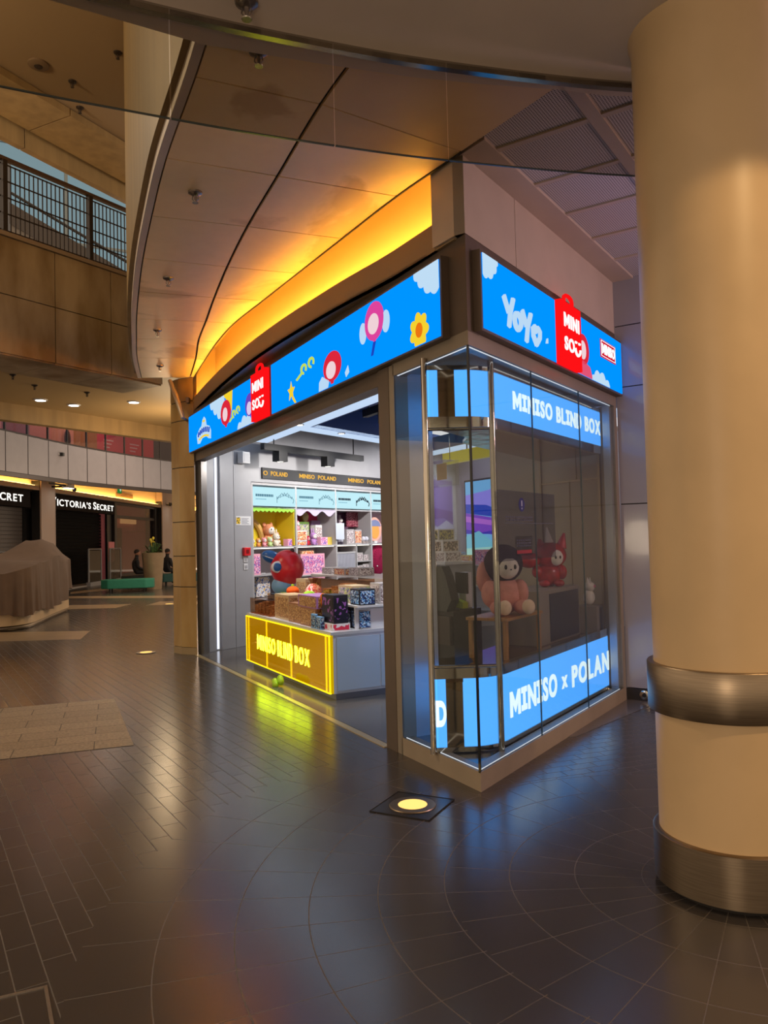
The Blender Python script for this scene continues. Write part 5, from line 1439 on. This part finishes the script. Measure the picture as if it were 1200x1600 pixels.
struct(MB().box(-9.6, -8.4, 17.0, 17.4, 5.0, 10.45).build('wall_upper_block', mat('upper_block', (104, 104, 108), .7)))
es = thing('escalator', 'dark escalator side sloping down behind the bridge railing', 'escalator')
FE2 = Matrix.Translation((-7.57, 15.6, 0))
MB().plate([(0, 8.75), (3.0, 6.85), (3.0, 6.45), (0, 8.3)], 0, .5).build('balustrade', mat('escalator_brown', (60, 50, 44), .5), es).matrix_world = FE2
MB().tube([(0, .1, 8.98), (3.0, .1, 7.08)], .03, 8).build('handrail', BLACK, es).matrix_world = FE2
MB().plate([(0, 8.3), (3.0, 6.45), (3.0, 6.25), (0, 8.1)], .05, .45).build('truss', mat('escalator_truss', (110, 100, 92), .5), es).matrix_world = FE2

# ceiling under the far gallery and its edge beam
struct(MB().prism([(-7.9, 5.6), (-5.5, 9.7), (-3.3, 12.9), (-2.6, 22), (-5.0, 18.1), (-7.2, 14.42), (-10.2, 9.6)], 4.38, 4.5).build('ceiling_far', mat('far_ceiling', (190, 162, 116), .55)))
mb = MB(); P_ = smoothc([(-10.6, 9.0), (-8.8, 11.8), (-7.2, 14.42), (-5.03, 18.05), (-3.0, 21.5)], 3)
mb.wall(P_, .22, 4.05, 4.40)
struct(mb.build('beam_far', FASC))
for i, (x, y, lab) in enumerate(((-6.381, 15.2 - .9, 'bright downlight in the far ceiling, left of the pair'), (-6.0, 14.9, 'bright downlight in the far ceiling, right of the pair'), (-4.778, 14.743, 'bright downlight in the far ceiling nearest the stone pillar'))):
    t = thing('downlight', lab, 'downlight', I4, (x, y, 4.38))
    MB().lathe([(.12, -.02), (.13, 0)], n=20).build('trim_ring', WHITEP, t); MB().lathe([(.09, -.024), (.09, -.0201)], n=20).build('lens', emission('downlight_lens', (255, 252, 245), 6.0), t)


def sprinkler(x, y, z, label, s=1.0, m=None):
    t = thing('sprinkler', label, 'sprinkler', I4, (x, y, z))
    MB().lathe([(.018 * s, -.03 * s), (.05 * s, -.012 * s), (.052 * s, 0)], n=20).build('escutcheon', m or CHROME, t)
    m2 = MB(); m2.cyl((0, 0, -.03 * s), (0, 0, -.075 * s), .012 * s, .006 * s, 10)
    m2.tube([(.018 * s, 0, -.03 * s), (.022 * s, 0, -.055 * s), (0, 0, -.078 * s), (-.022 * s, 0, -.055 * s), (-.018 * s, 0, -.03 * s)], .004 * s, 6)
    m2.build('frame_arms', m or CHROME, t)
    MB().lathe([(.022 * s, -.083 * s), (.024 * s, -.079 * s)], n=14).build('deflector', m or CHROME, t)
    return t


SPR = mat('sprinkler_steel', (150, 140, 134), .25, .9)
for (x, y), lab in zip(((-0.569, 3.747), (-1.259, 5.263), (-1.926, 6.967), (-2.525, 8.655), (-3.007, 10.402)),
                       ('nearest sprinkler on the curved soffit, just behind the glass barrier', 'second sprinkler along the curved soffit from the front', 'third sprinkler along the curved soffit from the front', 'fourth sprinkler along the curved soffit from the front', 'farthest sprinkler on the curved soffit, near the stone pillar')):
    sprinkler(x, y, 4.05, lab, .95, SPR)
sprinkler(-0.542, 3.253, 3.95, 'dark sprinkler on the near ceiling at the top edge', 1.0, SPR)
for (x, y), lab in zip(((-3.46, 10.2), (-4.33, 10.82), (-4.483, 11.485)), ('sprinkler on the high ceiling nearest the curved fascia', 'middle sprinkler on the high ceiling above the railing', 'lowest-seen sprinkler on the high ceiling above the railing')):
    sprinkler(x, y, 8.3, lab, 1.1, mat('sprinkler_dark', (70, 60, 54), .4, .6))
for (x, y), lab in zip(((-5.866, 12.162), (-5.9, 13.0), (-5.284, 13.718)), ('sprinkler on the far ceiling just past the bridge', 'sprinkler on the far ceiling by the left picture edge', 'sprinkler on the far ceiling between the downlights')):
    sprinkler(x, y, 4.38, lab, 1.0, mat('sprinkler_dark', (70, 60, 54), .4, .6))
sd_ = thing('smoke_detector', 'flat round smoke detector on the high brown ceiling', 'smoke detector', I4, (-4.631, 10.406, 8.3))
MB().lathe([(.10, -.04), (.14, -.02), (.14, 0)], n=24).build('body', mat('detector', (128, 104, 80), .6), sd_); MB().lathe([(.05, -.05), (.06, -.04)], n=18).build('sensor', mat('sprinkler_dark', (70, 60, 54), .4, .6), sd_)

# ---- far gallery balustrade
gpts = smoothc([(-11.3, 11.0), (-10.4, 15.4), (-9.82, 19.64), (-9.19, 23.84), (-7.86, 28.09), (-6.0, 32.5)], 12)
L_ = [0.0]
for a, b in zip(gpts[:-1], gpts[1:]):
    L_.append(L_[-1] + (Vector(b) - Vector(a)).length)


def gal(s):
    s = max(0, min(L_[-1] - 1e-4, s))
    for i in range(len(L_) - 1):
        if L_[i] <= s < L_[i + 1]:
            return Vector(gpts[i]).lerp(Vector(gpts[i + 1]), (s - L_[i]) / (L_[i + 1] - L_[i]))
    return Vector(gpts[-1])


GB = thing('gallery_balustrade', 'curved gallery parapet of pale grey panels with glass above, across the atrium', 'balustrade')
PAL = mat('gallery_grey', (146, 142, 148), .45, var=.03); FRD = mat('gallery_frame', (52, 42, 40), .4, .3)
pitch = 1.0; npan = int(L_[-1] / pitch)
for k in range(3, npan):
    P_ = [gal(k * pitch + .02 + (pitch - .04) * q / 3) for q in range(4)]
    MB().wall(P_, .06, 3.62, 4.66).build('panel', PAL, GB)
    MB().wall(P_, .02, 4.70, 5.75).build('glass_pane', GLASS_D, GB)
mb = MB()
for k in range(3, npan + 1):
    a = gal(k * pitch - .02); b = gal(k * pitch + .02)
    mb.wall([a, b], .05, 4.66, 5.75)
mb.build('mullions', FRD, GB)
mb = MB(); pg = [gal(s * .5) for s in range(5, int(L_[-1] * 2))]
mb.wall(pg, .10, 3.50, 3.61); mb.wall(pg, .05, 4.655, 4.705)
mb.build('edge_frame', FRD, GB)
struct(MB().wall([p + Vector((-.02, .0)) for p in pg], .2, 3.55, 4.64).build('slab_gallery', DARK))
cam_ = thing('parapet_camera', 'small dark camera on the third visible grey parapet panel', 'camera'); p = gal(11.6)
MB().box(p.x + .01, p.x + .10, p.y - .06, p.y + .06, 4.28, 4.38).build('housing', BLACK, cam_); MB().box(p.x - .02, p.x + .01, p.y - .1, p.y + .1, 4.30, 4.36).build('bracket', WHITEP, cam_)
# poster band behind the gallery glass
pcs = [(6.6, 8.0, (60, 50, 44), 'dark'), (8.0, 8.7, (224, 190, 120), 'yellow'), (8.7, 9.6, (226, 150, 150), 'rose'), (9.6, 10.9, (170, 112, 118), 'mauve'), (10.9, 12.0, (214, 136, 120), 'salmon'), (12.0, 13.1, (216, 146, 120), 'peach'), (13.1, 14.3, (176, 116, 70), 'golden brown'), (14.3, 15.7, (206, 76, 84), 'red'), (15.7, 17.4, (204, 58, 66), 'deep red'), (17.4, 19.5, (70, 54, 50), 'dark brown')]
for i, (a, b, c_, n) in enumerate(pcs):
    P_ = [gal(a + (b - a) * q / 3 + .03) + Vector((-.55, .12)) for q in range(4)]
    o = MB().wall(P_, .03, 4.63, 6.4).build('gallery_poster', mat('poster_%d' % i, c_, .5, emit=c_, es=.55))
    tag(o, '%s backlit poster panel behind the gallery glass' % n, 'poster')
    if n in ('red', 'deep red'):
        for q in range(3):
            MB().wall([gal(a + .35) + Vector((-.52, .12)), gal(a + .35 + .5 - .1 * q) + Vector((-.52, .12))], .01, 5.15 - q * .12, 5.19 - q * .12).build('white_line', mat('poster_line', (236, 200, 196), .5, emit=(236, 200, 196), es=.3), o)
    if n == 'peach':
        mb = MB(); p = gal(a + .75) + Vector((-.5, .12)); mb.ball((p.x, p.y, 4.95), (.05, .22, .3), 14, 9); mb.build('dark_shape', mat('poster_dark', (110, 74, 60), .5), o)
struct(MB().wall([gal(s * .5) + Vector((-.9, .3)) for s in range(8, int(L_[-1] * 2))], .05, 4.62, 7.5).build('wall_gallery', mat('gallery_wall', (120, 96, 76), .6)))
struct(MB().prism([(-14, 8), (-11.2, 11.2)] + [(gal(s * .5).x - .3, gal(s * .5).y + .05) for s in range(2, int(L_[-1] * 2), 1)] + [(-6.1, 32.3), (-6.5, 50), (-14, 50)], 4.56, 4.62).build('ceiling_gallery', mat('gallery_soffit', (200, 170, 120), .6)))

# ---- shops across the atrium
VSW = mat('plaster_warm', (196, 172, 146), .6)
vb = MB(); vb.box(-9, 26, .62, .7, 0, 4.6)
struct(vb.build('wall_far', mat('shop_void', (44, 36, 36), .6), frame=FV))
vw = MB(); vw.box(-9, 26, .0, .6, 3.72, 4.56)
struct(vw.build('wall_far_upper', mat('far_cove', (236, 214, 170), .6), frame=FV))
for i, (x0, x1) in enumerate(((-1.2, -.02), (13.75, 16.1))):
    t = thing('shop_column', ('wide pale column between the two lettered shopfronts', 'wide pale column right of the pink shop window')[i], 'column', FV); t['kind'] = 'thing'
    MB().box(x0, x1, -.35, -.01, 0, 4.55).build('shaft', PINKISH, t); MB().box(x0 - .04, x0, -.30, -.02, 0, 4.0).build('edge_trim', BLACK, t)
ld = MB(); ld.box(.0, 13.7, -.30, .0, 3.66, 3.82); ld.box(-6, -1.25, -.30, 0, 3.66, 3.82); ld.box(16.2, 24, -.30, 0, 3.66, 3.82)
struct(ld.build('trim_far_lintel', mat('lintel_beige', (168, 138, 104), .5), frame=FV))
cl_ = MB(); cl_.box(.1, 13.6, -.16, -.10, 3.825, 3.85); cl_.box(-6, -1.3, -.16, -.10, 3.825, 3.85)
cl_.box(16.3, 24, -.16, -.10, 3.825, 3.85)
tag(cl_.build('cove_light_strip', emission('far_cove_amber', (255, 196, 104), 26.0), frame=FV), 'warm light strip on the ledge above the shopfronts across the atrium', 'light strip')
VS = thing('shopfront_sign', 'dark shop fascia with white lettering over the black shutter across the atrium', 'sign', FV)
SGN = mat('fascia_brown', (26, 18, 17), .8, spec=.2)
MB().box(.02, 6.93, -.12, .1, 3.06, 3.655).build('fascia_board', SGN, VS)
SGW = emission('sign_white', (255, 250, 240), 1.3)
letters(MB(), "VICTORIA'S", .06, 4.02, 3.20, 3.52, -.12, .018, gap=.11, small=set(range(1, 10))).build('lettering', SGW, VS)
letters(MB(), 'SECRET', 4.30, 6.75, 3.20, 3.52, -.12, .018, gap=.11, small=set(range(1, 6))).build('lettering', SGW, VS)
VS2 = thing('shopfront_sign', 'dark fascia with white letters over the grey shutter at the far left', 'sign', FV)
MB().box(-7.5, -1.55, -.12, .1, 3.04, 3.655).build('fascia_board', SGN, VS2)
letters(MB(), 'SECRET', -4.45, -2.1, 3.20, 3.52, -.12, .018, gap=.11, small=set(range(1, 6))).build('lettering', SGW, VS2)
SHB = mat('shutter_black', (8, 7, 8), .8, spec=.15)
sh = thing('roller_shutter', 'closed black roller shutter beside the pink shop window', 'shutter', FV)
mb = MB()
for q in range(22):
    mb.box(.05, 6.3, .30, .34, q * .139, q * .139 + .128)
mb.build('slats', SHB, sh); MB().box(.0, .05, .26, .36, 0, 3.06).build('guide_rail', BLACK, sh)
sh = thing('roller_shutter', 'closed grey roller shutter behind the covered kiosk at the far left', 'shutter', FV)
mb = MB()
for q in range(22):
    mb.box(-8.5, -1.3, .30, .34, q * .139, q * .139 + .128)
mb.build('slats', mat('shutter_grey', (92, 86, 84), .45), sh); MB().box(-1.3, -1.22, .2, .36, 0, 3.06).build('guide_rail', BLACK, sh)
sw_ = thing('shop_window', 'pink-lit shop window right of the black shutter', 'shop window', FV)
PKL = mat('shop_pink', (190, 112, 112), .6, emit=(190, 100, 98), es=.12)
mb = MB(); mb.box(6.3, 6.9, .02, .12, 0, 3.1); mb.box(6.95, 7.25, -.1, .1, 0, 3.66); mb.box(13.2, 13.7, -.1, .1, 0, 3.66); mb.box(7.25, 13.2, -.06, .06, 0, .28); mb.box(7.25, 13.2, -.06, .06, 2.92, 3.06); mb.box(7.0, 13.6, -.08, .08, 3.56, 3.66)
mb.build('window_frame', mat('window_frame_black', (24, 18, 18), .4), sw_)
MB().box(7.25, 13.2, .0, .012, .28, 2.92).build('glass_pane', GLASS_D, sw_); MB().box(7.25, 13.2, .0, .012, 3.06, 3.56).build('glass_pane', GLASS_D, sw_)
MB().box(6.9, 13.6, .55, .60, 0, 3.6).build('pink_backdrop', PKL, sw_)
MB().box(7.5, 9.6, .48, .545, .3, 2.5).build('dark_doorway', mat('doorway_dark', (34, 22, 22), .5), sw_)
MB().box(7.6, 8.6, .25, .47, .28, .95).build('pink_plinth', PKL, sw_)
MB().box(9.3, 11.6, .40, .46, 2.72, 2.95).build('lit_box', emission('window_lamp', (255, 206, 130), .9), sw_)
MB().cyl((10.2, .4, 2.30), (12.4, .4, 2.36), .02, n=8).build('brass_rail', mat('rail_brass', (220, 150, 90), .3, .6), sw_)
MB().box(6.3, 6.95, .2, .24, .05, 2.9).build('pink_side_panel', PKL, sw_)
struct(MB().box(-8, 13.7, -.5, .3, 0, .05).build('trim_shop_sill', mat('sill_grey', (150, 146, 146), .4), frame=FV))
gt = thing('security_gate', 'pale loop-shaped security gate before the black shutter, nearer the kiosk', 'security gate', FV, (2.6, -.55, 0))
GTM = mat('gate_grey', (140, 140, 144), .4)


def gate(t):
    MB().tube([(0, 0, .05), (0, 0, 1.50), (1.35, 0, 1.50), (1.35, 0, .05)], .04, 8).build('loop', GTM, t)
    MB().box(-.05, 1.4, -.09, .09, 0, .16).build('foot', GTM, t); MB().box(.05, 1.3, -.012, .012, .16, 1.45).build('clear_panel', glass('gate_clear', (150, 150, 150), 1.4), t)


gate(gt)
gt = thing('security_gate', 'pale loop-shaped security gate before the black shutter, nearer the pink window', 'security gate', FV, (5.0, -.55, 0)); gate(gt)
gt = thing('security_gate', 'thin grey security gate before the grey shutter at the far left', 'security gate', FV, (-4.4, -.4, 0)); gate(gt)
pn = thing('notice_stand', 'pink notice panel standing by the black shutter edge', 'notice', FV, (5.9, -.2, .05)); MB().box(0, .7, 0, .03, .85, 1.75).build('panel', PKL, pn); MB().box(.3, .4, 0, .03, 0, .85).build('post', GTM, pn); mb = MB(); mb.box(.15, .55, -.006, 0, 1.25, 1.45); mb.build('print', mat('print_dark', (90, 60, 60), .5), pn)
ex_ = thing('exit_sign', 'small green exit sign hanging under the far gallery', 'exit sign', FV, (6.2, -.6, 4.0)); MB().box(-.2, .2, -.03, .03, 0, .34).build('panel', emission('exit_green', (40, 120, 50), .9), ex_); MB().plate([(-.08, .17), (.05, .06), (.05, .13), (.12, .13), (.12, .21), (.05, .21), (.05, .28)], -.036, -.03).build('arrow', emission('exit_white', (220, 240, 220), .9), ex_); MB().cyl((0, 0, .34), (0, 0, .56), .012, n=6).build('hanger', GTM, ex_)
vg = thing('vent_grille', 'beige slatted vent grille on the amber wall over the pink window', 'vent', FV, (7.4, -.01, 3.93)); MB().box(0, 2.4, -.02, .0, 0, .24).build('frame', mat('vent_beige', (176, 140, 96), .5), vg); mb = MB()
for q in range(12):
    mb.box(.1 + q * .19, .2 + q * .19, -.028, -.02, .03, .21)
mb.build('slats', mat('vent_dark', (120, 90, 56), .5), vg)
for i, x in enumerate((-.3, 14.6)):
    t = thing('flood_light', ('bright flood light over the column between the shop signs', 'bright flood light over the column right of the pink window')[i], 'flood light', FV, (x, -.95, 3.78))
    MB().box(-.28, .28, -.12, .12, 0, .14).build('housing', WHITEP, t); MB().box(-.25, .25, -.10, .10, -.006, 0).build('lens', emission('flood_lens', (255, 252, 240), 7.0), t); MB().box(-1.6, -.28, -.03, .03, .05, .11).build('arm', BLACK, t); MB().box(-.05, .05, .12, .62, .04, .10).build('bracket', BLACK, t)
    MB().cyl((-1.5 if i else .55, 0, -.08), (-1.5 if i else .55, 0, .05), .07, n=10).build('camera_dome', BLACK, t)
rs_ = thing('shop_window', 'narrow bluish shop window just left of the stone pillar', 'shop window', FV)
MB().box(16.3, 22, .3, .33, .2, 3.0).build('lit_backdrop', mat('bluish', (120, 150, 170), .5, emit=(120, 150, 170), es=.3), rs_); MB().box(16.2, 22, .0, .05, 3.0, 3.66).build('fascia_board', SGN, rs_); MB().box(16.3, 18.5, .25, .29, .9, 1.9).build('teal_poster', mat('teal', (30, 120, 130), .5, emit=(30, 120, 130), es=.3), rs_); MB().box(16.2, 16.5, -.02, .1, 0, 3.0).build('window_frame', BLACK, rs_)
struct(MB().box(-14, 0, 52, 52.2, 0, 12).build('wall_far_end', VSW))

# ---- planter, benches, person, kiosk
pl = thing('tall_planter', 'tall tapered bronze planter with a small leafy plant by the green benches', 'planter', I4, (-8.54, 28.3, 0))
MB().lathe([(.29, 0), (.30, .04), (.40, 1.30), (.41, 1.33), (.37, 1.33), (.36, 1.26)], n=36).build('pot', mat('planter_bronze', (172, 150, 122), .35, .6, var=.06), pl)
MB().lathe([(.0, 1.25), (.36, 1.25)], n=24).build('soil', mat('soil', (40, 30, 22), .9), pl)
random.seed(5)
lf = MB()
for q in range(34):
    a = random.random() * 2 * PI; r = .1 + .26 * random.random(); z = 1.34 + .38 * random.random() * (1.15 - r)
    c0 = Vector((.08 * math.cos(a), .08 * math.sin(a), 1.28)); c1 = Vector((r * math.cos(a), r * math.sin(a), z)); c2 = c1 + Vector((.1 * math.cos(a), .1 * math.sin(a), -.05))
    w = Vector((-math.sin(a), math.cos(a), 0)) * .05
    n = lf.add([c0 - w * .3, c0 + w * .3, c1 + w, c1 - w, c2 + Vector((0, 0, .004))]); lf.face([n, n + 1, n + 2, n + 3]); lf.face([n + 3, n + 2, n + 4])
lf.build('leaves', mat('leaf_green', (58, 84, 44), .5, var=.3, vscale=8), pl)
yf_ = MB()
for q in range(5):
    a = q * 1.3; yf_.tube([(0, 0, 1.3), (.08 * math.cos(a), .08 * math.sin(a), 1.6 + .06 * q)], .01, 5); yf_.ball((.08 * math.cos(a), .08 * math.sin(a), 1.62 + .06 * q), (.05, .05, .06), 8, 6)
yf_.build('flower_stems', mat('flower_yellow', (210, 190, 60), .5), pl)


def bench(label, loc, rz, w=1.75, m=None):
    t = thing('upholstered_bench', label, 'bench', I4, loc, rz)
    seat = [(-w / 2, -.2), (-w / 2 + .25, -.38), (w / 2 - .25, -.38), (w / 2, -.2), (w / 2, .2), (w / 2 - .25, .38), (-w / 2 + .25, .38), (-w / 2, .2)]
    MB().prism(seat, .13, .45).build('seat', m, t, bevel=.03)
    for x in (-w / 2 + .3, w / 2 - .3):
        for y in (-.25, .25):
            MB().cyl((x, y, 0), (x, y, .135), .022, .03, 10).build('leg', BLACK, t)
    return t


TEAL = mat('teal_upholstery', (38, 122, 100), .7, var=.08, vscale=30)
bench('teal upholstered bench in front of the tall planter', (-9.0, 26.9, 0), math.radians(10), 1.75, TEAL)
bench('dark teal bench behind the planter with a person sitting on it', (-8.3, 30.9, 0), math.radians(12), 1.6, mat('teal_dark', (44, 86, 84), .7))


def person(label, loc, rz, shirt, z0=.50):
    t = thing('person', label, 'person', I4, loc, rz)
    J = [((0, 0, z0 + .10), .15), ((0, .0, z0 + .30), .155), ((0, -.03, z0 + .50), .165), ((0, -.05, z0 + .60), .09), ((0, -.06, z0 + .68), .062), ((0, -.08, z0 + .78), .092), ((0, -.085, z0 + .87), .085)]
    E_ = [(0, 1), (1, 2), (2, 3), (3, 4), (4, 5), (5, 6)]
    for k in (-1, 1):
        b = len(J)
        J += [((k * .19, -.03, z0 + .52), .075), ((k * .25, -.06, z0 + .27), .058), ((k * .17, -.28, z0 + .18), .045), ((k * .13, -.36, z0 + .17), .035)]
        E_ += [(2, b), (b, b + 1), (b + 1, b + 2), (b + 2, b + 3)]
        b = len(J)
        J += [((k * .10, -.06, z0 + .09), .10), ((k * .13, -.46, z0 + .08), .075), ((k * .13, -.44, .10), .05), ((k * .13, -.56, .045), .04)]
        E_ += [(0, b), (b, b + 1), (b + 1, b + 2), (b + 2, b + 3)]
    me = bpy.data.meshes.new('body'); me.from_pydata([j[0] for j in J], E_, []); me.update()
    o = bpy.data.objects.new('body', me); COL.objects.link(o); o.parent = t
    md = o.modifiers.new('skin', 'SKIN'); me.skin_vertices[0].data[0].use_root = True
    for i, j in enumerate(J):
        me.skin_vertices[0].data[i].radius = (j[1], j[1])
    sb = o.modifiers.new('sub', 'SUBSURF'); sb.levels = 2; sb.render_levels = 2
    me.materials.append(shirt)
    MB().ball((0, -.085, z0 + .82), (.095, .11, .125), 16, 10).build('head_skin', mat('skin', (150, 104, 80), .6), t)
    MB().ball((0, -.068, z0 + .86), (.10, .112, .105), 14, 9).build('hair', mat('hair_dark', (34, 26, 24), .8), t)
    hm = MB()
    for k in (-1, 1):
        hm.ball((k * .12, -.39, z0 + .17), (.035, .05, .025), 10, 7)
        for q in range(4):
            hm.tube([(k * (.10 + q * .014), -.42, z0 + .172), (k * (.10 + q * .012), -.46, z0 + .165), (k * (.10 + q * .010), -.475, z0 + .145)], .008, 6)
        hm.tube([(k * .09, -.39, z0 + .175), (k * .07, -.43, z0 + .17)], .009, 6)
    hm.build('hands', mat('skin', (150, 104, 80), .6), t)
    return t


DKC = mat('dark_clothes', (30, 28, 32), .8)
person('person in dark clothes sitting on the bench right of the planter', (-8.75, 30.75, 0), math.radians(150), DKC)
person('person in dark clothes half hidden left of the tall planter', (-9.62, 29.6, 0), math.radians(120), DKC)
bench('low dark bench under the person left of the planter', (-9.62, 29.6, 0), math.radians(30), 1.0, mat('bench_dark', (40, 38, 40), .7))

# covered kiosk
KP = smoothc([(-11.2, 15.5), (-10.6, 14.75), (-9.4, 14.55), (-8.2, 14.6), (-7.45, 14.85), (-7.16, 15.4), (-7.3, 16.3), (-7.6, 17.6), (-7.95, 19.3)], 6) + [(-8.3, 19.7), (-9.6, 20.0), (-11.0, 19.6), (-11.4, 17.5)]
kc = Vector((-9.3, 17.2))


def ring(f):
    return [(kc.x + (p[0] - kc.x) * f, kc.y + (p[1] - kc.y) * f) for p in KP]


KI = thing('covered_kiosk', 'closed sales kiosk draped in a brown cloth cover on a pale rounded base', 'kiosk')
MB().prism(ring(.985), 0, .10).build('steel_plinth', STEEL, KI)
MB().prism(ring(1.0), .10, .42).build('base_panel', mat('kiosk_panel', (206, 178, 140), .35), KI)
MB().prism(ring(.9), .42, 1.0).build('cabinet', mat('kiosk_cabinet', (90, 70, 60), .6), KI)
# drape
k_ = len(KP); mb = MB(); lev = 9
dense = smoothc(KP + [KP[0]], 4)[:-1]; n = len(dense)
def topz(p):
    d = math.hypot(p[0] + 7.95, p[1] - 18.9)
    base = 1.06 + .30 * max(0, min(1, (p[1] - 14.9) / 1.2))
    return base + .06 * math.sin(p[1] * 2.2) - .0 * d
rows_ = []
random.seed(3)
for j in range(lev):
    t = j / (lev - 1); r_ = []
    for i, p in enumerate(dense):
        v = Vector(p) - kc; d = v.normalized()
        fold = (1 - t) ** .8 * (.045 * math.sin(i * .42 + 1.3 * math.sin(i * .11)) + .012 * math.sin(i * 1.3))
        hem = .30 + .04 * math.sin(i * .15) + .01 * math.sin(i * .7) + (.28 if p[1] > 18.6 else 0)
        z = hem + (topz(p) - hem) * t
        q = Vector(p) + d * (.05 + fold + .05 * (1 - t))
        r_.append((q.x, q.y, z))
    rows_.append(r_)
for f in (.9, .75, .55, .35, .15):
    r_ = []
    for i, p in enumerate(dense):
        q = kc + (Vector(p) - kc) * f
        pk = .52 * math.exp(-((q.x + 8.45) ** 2 / .5 + (q.y - 18.3) ** 2 / .9))
        r_.append((q.x, q.y, 1.33 - .10 * (1 - f) + .05 * math.sin(q.y * 3 + q.x * 2) + pk + (topz(p) - 1.33) * (f - .15)))
    rows_.append(r_)
base = mb.add([q for r_ in rows_ for q in r_])
for j in range(len(rows_) - 1):
    for i in range(n):
        a = base + j * n + i; b = base + j * n + (i + 1) % n
        mb.face([a, b, b + n, a + n], True)
mb.face([base + (len(rows_) - 1) * n + i for i in range(n)], True)
mb.build('cloth_cover', mat('cloth_brown', (104, 84, 70), .85, var=.08, vscale=3), KI)
KI.children[-1].data.polygons.foreach_set('use_smooth', [True] * len(KI.children[-1].data.polygons))

# ---- in-floor lights and the floor hatch frame near the camera
def floor_light(label, loc, rz, warm, s=1.0, plate=True):
    t = thing('floor_light', label, 'floor light', I4, loc, rz)
    if plate:
        MB().box(-.19, .19, -.19, .19, .0, .004).build('cover_plate', mat('light_plate', (46, 42, 40), .25, .3), t)
        mb = MB()
        for a in ((-.193, .193, -.193, -.187), (-.193, .193, .187, .193), (-.193, -.187, -.193, .193), (.187, .193, -.193, .193)):
            mb.box(a[0], a[1], a[2], a[3], .003, .006)
        mb.build('plate_edge', DARK, t)
    MB().lathe([(.085 * s, .004), (.142 * s, .005), (.138 * s, .010), (.09 * s, .010)], n=36).build('steel_ring', STEEL, t)
    MB().lathe([(.088 * s, .0101), (.086 * s, .012)], n=32).build('lens', warm, t)
    return t


floor_light('round glowing floor light set in a square plate before the show-case', (0.128, 4.665, 0), math.radians(-27), emission('floor_lamp', (255, 200, 110), 1.6))
d_ = floor_light('distant glowing floor light left of the stone pillar', (-3.6, 11.52, 0), 0, emission('floor_lamp', (255, 200, 110), 1.6), 1.0, False)
floor_light('tiny far floor light by the foot of the stone pillar', (-5.85, 20.78, 0), 0, emission('floor_lamp', (255, 200, 110), 1.6), 1.2, False)
fh = thing('floor_hatch_frame', 'thin metal edging of a floor hatch in the lower left corner', 'floor hatch')
c_ = Vector((-1.285, 2.862)); u1 = (Vector((-1.415, 2.804)) - c_).normalized(); u2 = (Vector((-1.166, 2.642)) - c_).normalized()
for u in (u1, u2):
    MB().wall([c_, c_ + u * .9], .012, 0, .004).build('edge_strip', mat('hatch_steel', (170, 160, 150), .3, .8), fh)
